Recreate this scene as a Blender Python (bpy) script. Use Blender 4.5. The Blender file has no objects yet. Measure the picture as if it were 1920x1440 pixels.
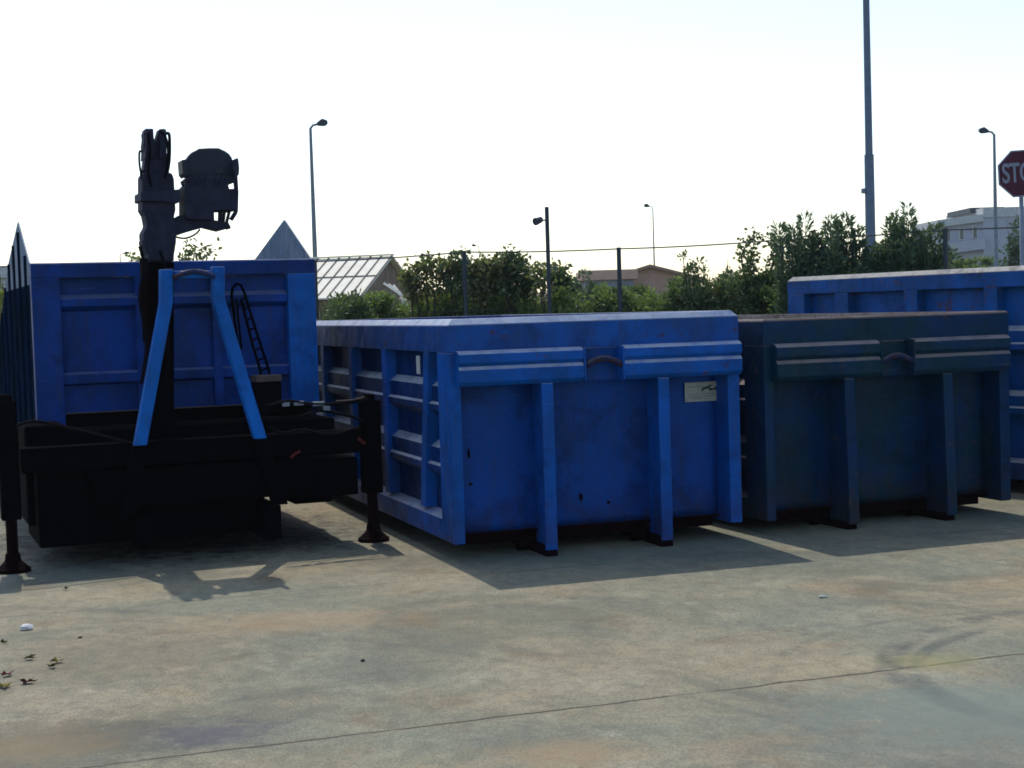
import bpy, bmesh, math, random
import numpy as np
from mathutils import Vector, Matrix
random.seed(7)
S = bpy.context.scene
COL = S.collection

# ------------------------------------------------------------------ camera
F, PT, RL, H = 2954.2, .047343, .030476, 1.961      # focal (px of 1920), pitch, roll, eye height
fw = Vector((0, math.cos(PT), -math.sin(PT))); up = Vector((0, math.sin(PT), math.cos(PT))); rt = Vector((1, 0, 0))
rt2 = rt*math.cos(RL) - up*math.sin(RL); up2 = rt*math.sin(RL) + up*math.cos(RL)
CAMP = Vector((0, 0, H))
cd = bpy.data.cameras.new('camera'); co = bpy.data.objects.new('camera', cd); COL.objects.link(co)
m = Matrix((rt2, up2, -fw)).transposed().to_4x4(); m.translation = CAMP
co.matrix_world = m
cd.sensor_width = 36; cd.lens = F/1920*36; cd.clip_end = 6000; cd.clip_start = .05
S.camera = co

def ray(u, v): return fw + rt2*((u-960)/F) - up2*((v-720)/F)
def at(u, v, Y):
    d = ray(u, v); return CAMP + d*(Y/d.y)
def gr(u, v, z=0):
    d = ray(u, v); return CAMP + d*((z-H)/d.z)
def fxy(c, u, v, off=0.):
    """local (x, z) on the vertical plane of frame c = (X, Y, yaw) at local y = off"""
    n = Vector((-math.sin(c[2]), math.cos(c[2]), 0)); P = Vector((c[0], c[1], 0)) + n*off
    d = ray(u, v); Q = CAMP + d*((P-CAMP).dot(n)/d.dot(n)) - P
    return Q.dot(Vector((math.cos(c[2]), math.sin(c[2]), 0))), Q.z

# ------------------------------------------------------------------ tags
def tag(o, label=None, cat=None, group=None, kind=None):
    if label: o['label'] = label
    if cat: o['category'] = cat
    if group: o['group'] = group
    if kind: o['kind'] = kind
    return o
def empty(name, loc=(0, 0, 0), rz=0, **k):
    o = bpy.data.objects.new(name, None); COL.objects.link(o)
    o.location = loc; o.rotation_euler = (0, 0, rz); o.empty_display_size = .2
    return tag(o, **k)

# ------------------------------------------------------------------ mesh builder
class MB:
    def __init__(s): s.v = []; s.f = []
    def add(s, vs, fs):
        n = len(s.v); s.v += [tuple(p) for p in vs]; s.f += [tuple(i+n for i in f) for f in fs]; return s
    def box(s, x0, x1, y0, y1, z0, z1):
        return s.add([(x0,y0,z0),(x1,y0,z0),(x1,y1,z0),(x0,y1,z0),(x0,y0,z1),(x1,y0,z1),(x1,y1,z1),(x0,y1,z1)],
                     [(0,3,2,1),(4,5,6,7),(0,1,5,4),(1,2,6,5),(2,3,7,6),(3,0,4,7)])
    def hexa(s, a, b):   # two quads a (bottom) b (top)
        return s.add(list(a)+list(b), [(0,3,2,1),(4,5,6,7),(0,1,5,4),(1,2,6,5),(2,3,7,6),(3,0,4,7)])
    def prism(s, pts, axis, a0, a1):
        """extrude a 2-D polygon: axis 'x' pts=(y,z); 'y' pts=(x,z); 'z' pts=(x,y)"""
        def mk(p, a): return {'x': (a, p[0], p[1]), 'y': (p[0], a, p[1]), 'z': (p[0], p[1], a)}[axis]
        n = len(pts)
        fs = [tuple(range(n)), tuple(range(2*n-1, n-1, -1))] + [(i, i+n, (i+1) % n+n, (i+1) % n) for i in range(n)]
        return s.add([mk(p, a0) for p in pts]+[mk(p, a1) for p in pts], fs)
    def tube(s, pts, r, n=8, cap=True):
        pts = [Vector(p) for p in pts]; rs = r if isinstance(r, (list, tuple)) else [r]*len(pts)
        base = len(s.v); pr = None
        for i, p in enumerate(pts):
            d = (pts[min(i+1, len(pts)-1)] - pts[max(i-1, 0)]).normalized()
            if pr is None:
                a = Vector((0, 0, 1)) if abs(d.z) < .9 else Vector((1, 0, 0)); u = d.cross(a).normalized()
            else: u = (pr - d*pr.dot(d)).normalized()
            pr = u; w = d.cross(u)
            for k in range(n):
                t = 2*math.pi*k/n; q = p + (u*math.cos(t) + w*math.sin(t))*rs[i]; s.v.append(tuple(q))
        for i in range(len(pts)-1):
            for k in range(n):
                a = base+i*n+k; b = base+i*n+(k+1) % n; s.f.append((a, b, b+n, a+n))
        if cap:
            s.f.append(tuple(base+k for k in range(n-1, -1, -1))); e = base+(len(pts)-1)*n
            s.f.append(tuple(e+k for k in range(n)))
        return s
    def bar(s, p, q, w, h):
        """rectangular bar from p to q, width w (horizontal), height h"""
        p, q = Vector(p), Vector(q); d = (q-p).normalized()
        a = Vector((0, 1, 0)) if abs(d.y) < .9 else Vector((0, 0, 1))
        u = d.cross(a).normalized(); n = d.cross(u).normalized()
        c = [(-1, -1), (1, -1), (1, 1), (-1, 1)]
        return s.hexa([p+u*(w/2*i)+n*(h/2*j) for i, j in c], [q+u*(w/2*i)+n*(h/2*j) for i, j in c])
    def ring(s, W, L, prof):
        """mitred frame: profile (inset, z) swept round the rectangle W x L"""
        n = len(prof); vs = []
        for (cx, cy, sx, sy) in ((0, 0, 1, 1), (W, 0, -1, 1), (W, L, -1, -1), (0, L, 1, -1)):
            for o, z in prof: vs.append((cx+sx*o, cy+sy*o, z))
        fs = []
        for k in range(4):
            for i in range(n):
                j = (i+1) % n; a, b = k*n, ((k+1) % 4)*n
                fs.append((a+i, b+i, b+j, a+j))
        return s.add(vs, fs)
    def build(s, name, mat, parent=None, bev=0, smooth=False, label=None):
        me = bpy.data.meshes.new(name); me.from_pydata(s.v, [], s.f)
        bm = bmesh.new(); bm.from_mesh(me); bmesh.ops.recalc_face_normals(bm, faces=bm.faces); bm.to_mesh(me); bm.free()
        for mm in (mat if isinstance(mat, list) else [mat]): me.materials.append(mm)
        o = bpy.data.objects.new(name, me); COL.objects.link(o)
        if parent: o.parent = parent
        if smooth: me.polygons.foreach_set('use_smooth', [True]*len(me.polygons))
        if bev:
            b = o.modifiers.new('bevel', 'BEVEL'); b.width = bev; b.segments = 2; b.limit_method = 'ANGLE'; b.angle_limit = .6
        if label: o['label'] = label
        return o

# ------------------------------------------------------------------ materials
def newmat(name):
    m = bpy.data.materials.new(name); m.use_nodes = True; nt = m.node_tree
    return m, nt, nt.nodes['Principled BSDF']
class N:
    def __init__(s, nt): s.nt = nt; s.n = nt.nodes; s.l = nt.links
    def new(s, t, **k):
        n = s.n.new(t)
        for a, b in k.items(): setattr(n, a, b)
        return n
    def link(s, a, b): s.l.new(a, b)
    def noise(s, vec, scale, detail=6, rough=.6, dist=0):
        n = s.new('ShaderNodeTexNoise'); n.inputs['Scale'].default_value = scale; n.inputs['Detail'].default_value = detail
        n.inputs['Roughness'].default_value = rough; n.inputs['Distortion'].default_value = dist
        if vec: s.link(vec, n.inputs['Vector'])
        return n.outputs['Fac']
    def ramp(s, fac, stops):
        r = s.new('ShaderNodeValToRGB'); e = r.color_ramp.elements
        while len(e) < len(stops): e.new(.5)
        for el, (p, c) in zip(e, stops): el.position = p; el.color = (*c, 1) if len(c) == 3 else c
        s.link(fac, r.inputs[0]); return r.outputs[0]
    def mix(s, fac, a, b, t='MIX'):
        m = s.new('ShaderNodeMix', data_type='RGBA', blend_type=t)
        for sock, v in ((m.inputs['Factor'], fac), (m.inputs['A'], a), (m.inputs['B'], b)):
            if hasattr(v, 'links'): s.link(v, sock)
            elif isinstance(v, (int, float)): sock.default_value = v
            else: sock.default_value = (*v, 1)
        return m.outputs['Result']
    def math(s, op, a, b=None, c=None, clamp=False):
        m = s.new('ShaderNodeMath', operation=op, use_clamp=clamp)
        for i, v in enumerate((a, b, c)):
            if v is None: continue
            if hasattr(v, 'links'): s.link(v, m.inputs[i])
            else: m.inputs[i].default_value = v
        return m.outputs[0]
    def vmap(s, vec, scale=(1, 1, 1), rot=(0, 0, 0), loc=(0, 0, 0)):
        m = s.new('ShaderNodeMapping'); m.inputs['Scale'].default_value = scale; m.inputs['Rotation'].default_value = rot
        m.inputs['Location'].default_value = loc; s.link(vec, m.inputs['Vector']); return m.outputs[0]
    def maprange(s, v, a, b, c=0, d=1):
        m = s.new('ShaderNodeMapRange'); m.interpolation_type = 'SMOOTHSTEP'
        s.link(v, m.inputs[0])
        for i, x in zip((1, 2, 3, 4), (a, b, c, d)): m.inputs[i].default_value = x
        return m.outputs[0]

BLACK3, WHITE3 = (0, 0, 0), (1, 1, 1)
def steel_paint(name, base, base2, rust=.55, spec=.12, rustcol=(.10, .035, .02), dust=(.46, .48, .52), dustamt=.85, rough=.48, seed=0):
    """weathered paint: two tones, streaks, rust blotches, and dust lying on upward faces"""
    m, nt, p = newmat(name); n = N(nt)
    tc = n.new('ShaderNodeTexCoord').outputs['Object']; tc = n.vmap(tc, loc=(seed*3.1, seed*1.7, seed))
    tone = n.noise(tc, 1.7, 5)
    streak = n.noise(n.vmap(tc, scale=(9, 9, .8)), 1.6, 6, .7)
    c = n.mix(n.maprange(tone, .35, .65), base, base2)
    c = n.mix(n.math('MULTIPLY', n.maprange(streak, .42, .75), .65), c, tuple(x*.55+.02 for x in base2))
    fine = n.noise(tc, 34, 6, .7)
    scr = n.math('MULTIPLY', n.maprange(fine, .64, .70), n.maprange(n.noise(tc, 3.1, 4), .46, .6))
    c = n.mix(n.math('MULTIPLY', scr, .7), c, tuple(min(1, x*1.5+.05) for x in base))
    rn = n.math('MULTIPLY', n.maprange(n.noise(tc, 4.3, 9, .72), rust, rust+.07), n.maprange(n.noise(tc, 21, 6, .7), .40, .58))
    c = n.mix(n.math('MULTIPLY', rn, .9), c, rustcol)
    run = n.math('MULTIPLY', n.maprange(n.noise(n.vmap(tc, scale=(22, 22, 1.1), loc=(4, 2, 0)), 1.3, 5, .7), .60, .74), n.maprange(n.noise(tc, 1.1, 4), .45, .62))
    c = n.mix(n.math('MULTIPLY', run, .55), c, tuple(.5*x+.5*y for x, y in zip(rustcol, base2)))
    stn = n.math('MULTIPLY', n.maprange(n.noise(n.vmap(tc, loc=(9, 9, 3)), 2.6, 8, .75), .48, .66), .62)
    c = n.mix(stn, c, tuple(x*.38 for x in base2))
    sc1 = n.maprange(n.noise(n.vmap(tc, scale=(1, 1, 30), rot=(.3, .5, .2)), 3.5, 3, .5), .70, .74)
    c = n.mix(n.math('MULTIPLY', sc1, .5), c, tuple(min(1, x*.9+.10) for x in base))
    sz = n.new('ShaderNodeSeparateXYZ'); n.link(n.new('ShaderNodeTexCoord').outputs['Object'], sz.inputs[0])
    low = n.math('MULTIPLY', n.maprange(sz.outputs['Z'], .55, .12), n.maprange(n.noise(tc, 5, 7, .7), .35, .62))
    c = n.mix(n.math('MULTIPLY', low, .55), c, tuple(x*.3+.008 for x in rustcol))
    geo = n.new('ShaderNodeNewGeometry').outputs['Normal']
    sep = n.new('ShaderNodeSeparateXYZ'); n.link(geo, sep.inputs[0])
    d = n.math('MULTIPLY', n.maprange(sep.outputs['Z'], .25, .8), n.maprange(n.noise(tc, 6, 6, .7), .25, .6, .45, 1))
    c = n.mix(n.math('MULTIPLY', d, dustamt), c, dust)
    n.link(c, p.inputs['Base Color'])
    r = n.math('ADD', n.math('MULTIPLY', n.noise(tc, 7, 5), .3), rough-.15); r = n.math('ADD', r, n.math('MULTIPLY', rn, .3))
    n.link(r, p.inputs['Roughness']); p.inputs['Specular IOR Level'].default_value = spec
    b = n.new('ShaderNodeBump'); b.inputs['Strength'].default_value = .6; b.inputs['Distance'].default_value = .05
    hgt = n.math('ADD', n.math('MULTIPLY', n.noise(tc, 2.3, 3), 1.0), n.math('MULTIPLY', rn, .15))
    n.link(hgt, b.inputs['Height']); n.link(b.outputs[0], p.inputs['Normal'])
    return m
def simple(name, col, col2=None, rough=.7, metal=0, scale=8, spec=.3):
    m, nt, p = newmat(name); n = N(nt)
    tc = n.new('ShaderNodeTexCoord').outputs['Object']
    c = n.mix(n.maprange(n.noise(tc, scale, 7, .65), .3, .7), col, col2 or tuple(x*.65 for x in col))
    n.link(c, p.inputs['Base Color']); p.inputs['Roughness'].default_value = rough; p.inputs['Metallic'].default_value = metal
    p.inputs['Specular IOR Level'].default_value = spec
    return m

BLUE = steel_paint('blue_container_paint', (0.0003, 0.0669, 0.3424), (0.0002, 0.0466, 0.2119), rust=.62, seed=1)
BLUE_SHADE = steel_paint('shaded_side_blue_paint', (0.0004, 0.0366, 0.1900), (0.0004, 0.0244, 0.1140), rust=.62, seed=12)  # darker copy of the container blue: side shade put into the paint
BLUE_FRAME = steel_paint('blue_frame_paint', (0.0005, 0.1055, 0.4794), (0.0004, 0.0723, 0.3108), rust=.60, seed=2)
BLUE_RAIL = steel_paint('faded_blue_rail_paint', (0.0032, 0.0849, 0.3766), (0.0096, 0.0558, 0.2119), rust=.57, seed=3)
BLUE1 = steel_paint('blue_crane_container_paint', (0.0005, 0.0514, 0.3082), (0.0012, 0.0326, 0.1695), rust=.66, seed=4, dustamt=.28)
BLUE_A = steel_paint('bright_blue_frame_paint', (0.0005, 0.1454, 0.5837), (0.0005, 0.0939, 0.3692), rust=.66, seed=5)
TEAL = steel_paint('dirty_dark_blue_paint', (.0004, .027, .100), (.0005, .030, .052), rust=.61, rustcol=(.12, .06, .045), dust=(.30, .24, .21), seed=6)
BLUE4 = steel_paint('worn_blue_paint', (0.0008, 0.0922, 0.3648), (0.0018, 0.0637, 0.2257), rust=.56, rustcol=(.13, .055, .035), dust=(.42, .40, .37), dustamt=.85, seed=8)
TEALM = steel_paint('matt_dark_side_paint', (.0005, .013, .05), (.0008, .011, .024), rust=.6, spec=0, seed=14)  # matt dark blue for the lower side walls and their ribs
RIM2 = steel_paint('dusty_pale_blue_rim', (.06, .13, .38), (.05, .10, .30), rust=.56, dust=(.62, .65, .70), dustamt=.8, seed=15)
RIM3 = steel_paint('rusty_brown_rim', (.13, .10, .095), (.07, .05, .05), rust=.45, rustcol=(.10, .05, .035), dust=(.24, .19, .165), dustamt=.7, seed=16)
RIM4 = steel_paint('worn_pale_rim', (.20, .20, .20), (.14, .12, .11), rust=.52, rustcol=(.16, .09, .06), dust=(.50, .48, .43), dustamt=.85, seed=17)
LINING = steel_paint('scoured_rusty_lining', (.42, .34, .30), (.30, .22, .18), rust=.50, rustcol=(.20, .11, .07), dust=(.4, .35, .3), seed=18)
GREYP = steel_paint('grey_dusty_steel', (.20, .26, .34), (.28, .32, .38), rust=.6, rustcol=(.16, .09, .05), spec=0, seed=9, rough=.8)
UNDER = simple('rusty_underframe', (.010, .002, .004), (.003, .001, .002), .9, spec=.05)
DARK = simple('shade_black_steel', (.0016, .0016, .003), (.0006, .0006, .0012), .9, spec=.02)  # near black: deep shade around the lower crane put into the colour
DARKR = simple('dark_red_oxide_steel', (.008, .002, .003), (.004, .0015, .002), .85, spec=.03)
DARKTOP = simple('blue_black_crane_steel', (.027, .029, .056), (.015, .016, .032), .7, spec=.12)
RUBBER = simple('black_rubber', (.005, .005, .009), None, .8, spec=.04)
SEATM = simple('worn_black_vinyl', (.026, .032, .050), (.018, .022, .036), .5, spec=.15)
REDH = simple('red_fitting', (.16, .01, .01), None, .5)
BROWN = simple('brown_box_lid', (.12, .085, .075), None, .7)
GALV = simple('galvanised_steel', (.24, .27, .32), (.17, .20, .24), .6, 0)
POLED = simple('dark_painted_steel', (.035, .05, .07), None, .6)
POLEB = simple('blue_grey_mast_steel', (.15, .20, .28), (.11, .15, .22), .6, 0)
PLATE = simple('weathered_white_plate', (.42, .43, .38), (.30, .31, .27), .6, scale=25)
WHITE = simple('dirty_white', (.62, .62, .60), (.45, .45, .43), .7)
SIGNR = simple('backlit_red_sign', (.085, .010, .030), (.06, .008, .024), .6)  # red darkened so the backlit face's shade sits in the colour
SIGNW = simple('sign_white_film', (.26, .29, .36), (.20, .23, .29), .6)
GREENE = simple('emblem_green', (.005, .05, .02), None, .5)
INK = simple('emblem_black', (.01, .01, .014), None, .5)
INKG = simple('faded_print_grey', (.20, .215, .18), None, .6)

# concrete -----------------------------------------------------------------
YA = .338
def concrete():
    m, nt, p = newmat('stained_concrete'); n = N(nt)
    tc = n.new('ShaderNodeTexCoord').outputs['Object']
    rot = n.vmap(tc, rot=(0, 0, -YA))                      # slab axes
    big = n.noise(tc, .33, 4, .55, .6); mid = n.noise(n.vmap(rot, scale=(1.1, .9, 1)), 1.1, 7, .65, .5)
    fine = n.noise(n.vmap(rot, scale=(1.4, .7, 1)), 14, 8, .8); grain = n.noise(n.vmap(rot, scale=(1.5, .5, 1)), 60, 5, .85)
    strk = n.noise(n.vmap(rot, scale=(1.5, 1.1, 1), rot=(0, 0, .5)), 2.6, 7, .7)
    c = n.mix(n.maprange(big, .38, .62), (0.198, 0.209, 0.151), (0.302, 0.257, 0.159))
    c = n.mix(n.math('MULTIPLY', n.maprange(mid, .45, .72), .6), c, (0.372, 0.338, 0.231))
    c = n.mix(n.math('MULTIPLY', n.maprange(mid, .50, .22), .55), c, (0.140, 0.140, 0.107))
    c = n.mix(n.math('MULTIPLY', n.maprange(n.noise(n.vmap(tc, loc=(7, 3, 0)), .7, 5), .55, .70), .45), c, (0.342, 0.226, 0.122))
    c = n.mix(n.math('MULTIPLY', n.maprange(strk, .56, .72), .35), c, (0.516, 0.484, 0.387))
    c = n.mix(n.math('MULTIPLY', n.maprange(strk, .42, .30), .35), c, (0.124, 0.124, 0.099))
    c = n.mix(n.math('MULTIPLY', n.maprange(fine, .35, .7), .35), c, n.mix(.5, c, (0.201, 0.201, 0.166)))
    c = n.mix(n.math('MULTIPLY', n.maprange(n.noise(n.vmap(tc, loc=(1, 5, 0)), .55, 5, .6, .8), .48, .66), .55), c, (0.088, 0.103, 0.079))
    c = n.mix(n.math('MULTIPLY', n.maprange(n.noise(n.vmap(tc, loc=(11, 2, 0)), 1.4, 7, .7, .4), .55, .68), .5), c, (0.175, 0.115, 0.059))
    c = n.mix(.9, c, n.mix(n.maprange(grain, .25, .75), (.25, .25, .24), (.72, .71, .69)), 'OVERLAY')
    sp = n.new('ShaderNodeSeparateXYZ'); n.link(rot, sp.inputs[0])
    w = n.math('MULTIPLY', n.math('SUBTRACT', n.noise(rot, 3.2, 5, .65), .5), .09)
    bump_line = None
    for v0, wd, st in ((7.12, .017, .92), (11.05, .012, .5), (3.2, .013, .8), (15.0, .013, .7)):
        d = n.math('ABSOLUTE', n.math('ADD', n.math('SUBTRACT', sp.outputs['Y'], v0), w))
        brk = n.maprange(n.noise(n.vmap(rot, loc=(v0, 0, 0)), 1.3, 6, .75), .34, .50)
        l = n.math('MULTIPLY', n.maprange(d, wd, wd*.3), n.math('MULTIPLY', brk, st))
        halo = n.math('MULTIPLY', n.maprange(d, .09, .0), .22*st)
        c = n.mix(halo, c, (0.201, 0.171, 0.111)); c = n.mix(l, c, (0.044, 0.036, 0.026))
        bump_line = l if bump_line is None else n.math('ADD', bump_line, l)
    mot = n.noise(n.vmap(rot, scale=(1.3, .8, 1)), 7.5, 8, .8, .3)
    c = n.mix(n.math('MULTIPLY', n.maprange(mot, .56, .42, 0, 1)  , .30), c, (0.073, 0.073, 0.059))
    c = n.mix(n.math('MULTIPLY', n.maprange(n.noise(n.vmap(rot, scale=(1.2, .7, 1), loc=(3, 9, 0)), 11., 8, .8), .60, .74), .5), c, (0.362, 0.353, 0.285))
    vo = n.new('ShaderNodeTexVoronoi'); vo.inputs['Scale'].default_value = 7.; n.link(tc, vo.inputs['Vector'])
    spk = n.math('MULTIPLY', n.maprange(vo.outputs['Distance'], .085, .04), n.maprange(n.noise(tc, 2.3, 3), .52, .60))
    c = n.mix(n.math('MULTIPLY', spk, .75), c, (.04, .037, .03))
    crk = n.new('ShaderNodeTexVoronoi', feature='DISTANCE_TO_EDGE'); crk.inputs['Scale'].default_value = .55
    wv = n.new('ShaderNodeVectorMath', operation='ADD'); nz = n.new('ShaderNodeTexNoise'); nz.inputs['Scale'].default_value = 2.5; nz.inputs['Detail'].default_value = 6; n.link(tc, nz.inputs['Vector'])
    n.link(tc, wv.inputs[0]); n.link(nz.outputs['Color'], wv.inputs[1]); n.link(wv.outputs[0], crk.inputs['Vector'])
    ck = n.math('MULTIPLY', n.maprange(crk.outputs['Distance'], .006, .001), n.maprange(n.noise(tc, .6, 3), .54, .62))
    c = n.mix(n.math('MULTIPLY', ck, .45), c, (.05, .045, .035))
    # curved tyre scrubs
    s0 = n.new('ShaderNodeSeparateXYZ'); n.link(tc, s0.inputs[0])
    for (cx, cy, R, wd, st, x0) in ARCS:
        dx = n.math('SUBTRACT', s0.outputs['X'], cx); dy = n.math('SUBTRACT', s0.outputs['Y'], cy)
        rr = n.math('SQRT', n.math('ADD', n.math('MULTIPLY', dx, dx), n.math('MULTIPLY', dy, dy)))
        d = n.math('ABSOLUTE', n.math('SUBTRACT', rr, R))
        a = n.math('MULTIPLY', n.maprange(d, wd, wd*.25), n.maprange(n.noise(tc, 2.1, 5, .7), .38, .62))
        c = n.mix(n.math('MULTIPLY', a, st), c, (0.081, 0.084, 0.073))
    # blots: stains, tints, and the crane unit's ground shade painted black
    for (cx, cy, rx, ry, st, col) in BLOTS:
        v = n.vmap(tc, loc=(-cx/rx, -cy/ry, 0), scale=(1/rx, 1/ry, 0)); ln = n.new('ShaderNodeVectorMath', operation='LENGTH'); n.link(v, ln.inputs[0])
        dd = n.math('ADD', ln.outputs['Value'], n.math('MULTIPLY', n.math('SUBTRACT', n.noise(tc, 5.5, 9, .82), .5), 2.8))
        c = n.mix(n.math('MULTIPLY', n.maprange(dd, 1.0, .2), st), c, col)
    n.link(c, p.inputs['Base Color']); p.inputs['Roughness'].default_value = .8; p.inputs['Specular IOR Level'].default_value = .25
    b = n.new('ShaderNodeBump'); b.inputs['Strength'].default_value = .5; b.inputs['Distance'].default_value = .01
    hh = n.math('SUBTRACT', n.math('ADD', n.math('MULTIPLY', fine, .7), n.math('MULTIPLY', grain, .35)), n.math('MULTIPLY', bump_line, 1.2))
    n.link(hh, b.inputs['Height']); n.link(b.outputs[0], p.inputs['Normal'])
    return m
def circ(p1, p2, p3):
    a, b, c = [Vector(q).xy for q in (p1, p2, p3)]
    d = 2*(a.x*(b.y-c.y)+b.x*(c.y-a.y)+c.x*(a.y-b.y))
    ux = ((a.length_squared)*(b.y-c.y)+(b.length_squared)*(c.y-a.y)+(c.length_squared)*(a.y-b.y))/d
    uy = ((a.length_squared)*(c.x-b.x)+(b.length_squared)*(a.x-c.x)+(c.length_squared)*(b.x-a.x))/d
    return ux, uy, (Vector((ux, uy))-a).length
ca = circ(gr(1672, 1250), gr(1720, 1190), gr(1915, 1150)); cb = circ(gr(1720, 1255), gr(1765, 1205), gr(1915, 1172))
cc = circ(gr(330, 1370), gr(380, 1330), gr(560, 1300)); ce = circ(gr(1450, 1250), gr(1500, 1210), gr(1640, 1170))
ARCS = [(*ca, .12, .9, 0), (*cb, .07, .75, 0), (*cc, .05, .35, 0), (*ce, .05, .35, 0), (-6., 2., 9.2, .10, .35, 0), (-6., 2., 8.95, .05, .35, 0)]
q1, q2, q3, q4, q5, q6 = gr(390, 1375), gr(1740, 1240), gr(1060, 1410), gr(560, 1165), gr(80, 1400), gr(1850, 1330)
qb = gr(300, 1006); qc = gr(60, 1400); qd = gr(1880, 1390); qe = gr(260, 1230)  # qb centres the black blot painted for shade beneath the crane unit
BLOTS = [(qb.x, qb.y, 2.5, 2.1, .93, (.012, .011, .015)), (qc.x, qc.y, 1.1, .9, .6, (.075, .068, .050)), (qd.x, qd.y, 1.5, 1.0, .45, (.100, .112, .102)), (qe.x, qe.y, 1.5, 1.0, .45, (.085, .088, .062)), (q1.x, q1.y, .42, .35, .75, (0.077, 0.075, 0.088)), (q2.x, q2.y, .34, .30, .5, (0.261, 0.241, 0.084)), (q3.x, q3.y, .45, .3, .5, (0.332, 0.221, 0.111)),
         (q4.x, q4.y, .9, .5, .45, (0.332, 0.221, 0.120)), (q5.x, q5.y, .5, .4, .4, (0.261, 0.191, 0.092)), (q6.x, q6.y, 1.3, .9, .6, (0.165, 0.201, 0.166))]
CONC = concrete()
def grassland():
    m, nt, p = newmat('dry_grassland'); n = N(nt)
    tc = n.new('ShaderNodeTexCoord').outputs['Object']
    c = n.mix(n.maprange(n.noise(tc, .2, 6), .4, .6), (.055, .075, .03), (.12, .11, .06)); c = n.mix(n.noise(tc, 8, 6, .7), c, (.04, .05, .02))
    n.link(c, p.inputs['Base Color']); p.inputs['Roughness'].default_value = .95
    return m

# leaves -------------------------------------------------------------------
def leafmat(name, c1, c2, c3, trans=.35):
    m, nt, p = newmat(name); n = N(nt)
    g = n.new('ShaderNodeNewGeometry').outputs['Random Per Island']
    c = n.ramp(g, [(0, c1), (.55, c2), (1, c3)])
    n.link(c, p.inputs['Base Color']); p.inputs['Roughness'].default_value = .5; p.inputs['Specular IOR Level'].default_value = .3
    t = n.new('ShaderNodeBsdfTranslucent'); n.link(n.mix(.5, c, (.26, .34, .06), 'MIX'), t.inputs['Color'])
    ms = n.new('ShaderNodeMixShader'); ms.inputs[0].default_value = trans
    out = nt.nodes['Material Output']; n.link(p.outputs[0], ms.inputs[1]); n.link(t.outputs[0], ms.inputs[2]); n.link(ms.outputs[0], out.inputs['Surface'])
    return m
LG = leafmat('light_hedge_leaves', (0.082, 0.130, 0.043), (0.141, 0.224, 0.059), (0.261, 0.354, 0.107), .4)
DG = leafmat('dark_shrub_leaves', (0.036, 0.064, 0.036), (0.063, 0.113, 0.054), (0.137, 0.200, 0.086), .3)
OG = leafmat('oleander_leaves', (0.030, 0.070, 0.050), (0.044, 0.106, 0.070), (0.093, 0.164, 0.103), .25)
BG = leafmat('brownish_climber_leaves', (0.068, 0.073, 0.042), (0.103, 0.137, 0.057), (0.227, 0.194, 0.091), .35)
YG = leafmat('yellow_green_leaves', (0.118, 0.147, 0.029), (0.192, 0.221, 0.043), (0.294, 0.280, 0.074), .5)
BARK = simple('grey_brown_bark', (.05, .04, .03), None, .9)

def leaf_mesh(name, pos, dirs, size, mat, parent, rng, asp=.45):
    """one small folded leaf per position; dirs = preferred direction of each leaf"""
    n = len(pos); d = dirs + rng.normal(0, .45, (n, 3)); d /= np.linalg.norm(d, axis=1)[:, None]
    r = rng.normal(0, 1, (n, 3)); s = np.cross(d, r); s /= np.linalg.norm(s, axis=1)[:, None]
    L = size*rng.uniform(.6, 1.3, (n, 1)); w = L*asp
    nn = np.cross(s, d)
    V = np.stack([pos, pos+d*L*.5+s*w*.5+nn*w*.18, pos+d*L, pos+d*L*.5-s*w*.5+nn*w*.18], 1).reshape(-1, 3)
    me = bpy.data.meshes.new(name); me.vertices.add(4*n); me.vertices.foreach_set('co', V.astype(np.float32).ravel())
    me.loops.add(4*n); me.loops.foreach_set('vertex_index', np.arange(4*n, dtype=np.int32))
    me.polygons.add(n); me.polygons.foreach_set('loop_start', np.arange(0, 4*n, 4, dtype=np.int32))
    me.update(calc_edges=True); me.materials.append(mat)
    o = bpy.data.objects.new(name, me); COL.objects.link(o); o.parent = parent
    return o

def bush(loc, hw, top, label, mat, seed, n=5200, leaf=.075, group='shrubs growing along the fence', name='shrub', cat='shrub', low=.15):
    """clumped bush: stems fan out from the base, each ends in several leafy clumps"""
    rng = np.random.default_rng(seed); t = empty(name, loc, label=label, cat=cat, group=group)
    st = MB(); P = []; D = []
    ns = 9; cl = []
    for k in range(ns):
        a = rng.uniform(0, 2*math.pi); rr = hw*rng.uniform(.2, .95); h = top*rng.uniform(.72, 1.0)
        e = np.array([rr*math.cos(a), rr*.8*math.sin(a), h]); mdl = e*np.array([.45, .45, .55])
        st.tube([(0, 0, -.03), tuple(mdl), tuple(e)], [.022, .014, .005], 5)
        for j in range(7):
            f = rng.uniform(low, 1.0); base = e*f if f > .5 else mdl*f*2
            c = np.array([base[0], base[1], h*f]) + rng.normal(0, hw*.22, 3)*np.array([1, .8, .5])
            cl.append((c, rng.uniform(.10, .24)*min(1, hw*1.6)))
    per = max(10, n//len(cl))
    for c, r in cl:
        q = rng.normal(0, 1, (per, 3)); q /= np.linalg.norm(q, axis=1)[:, None]
        q *= r*rng.uniform(.3, 1.1, (per, 1)); p = c+q
        P.append(p); D.append(q/r+np.array([0, 0, .3]))
    P = np.concatenate(P); D = np.concatenate(D); k = P[:, 2] > .02; k &= P[:, 2] < top*1.03
    leaf_mesh('foliage', P[k], D[k], leaf, mat, t, rng)
    st.build('stem', BARK, t); return t

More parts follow.
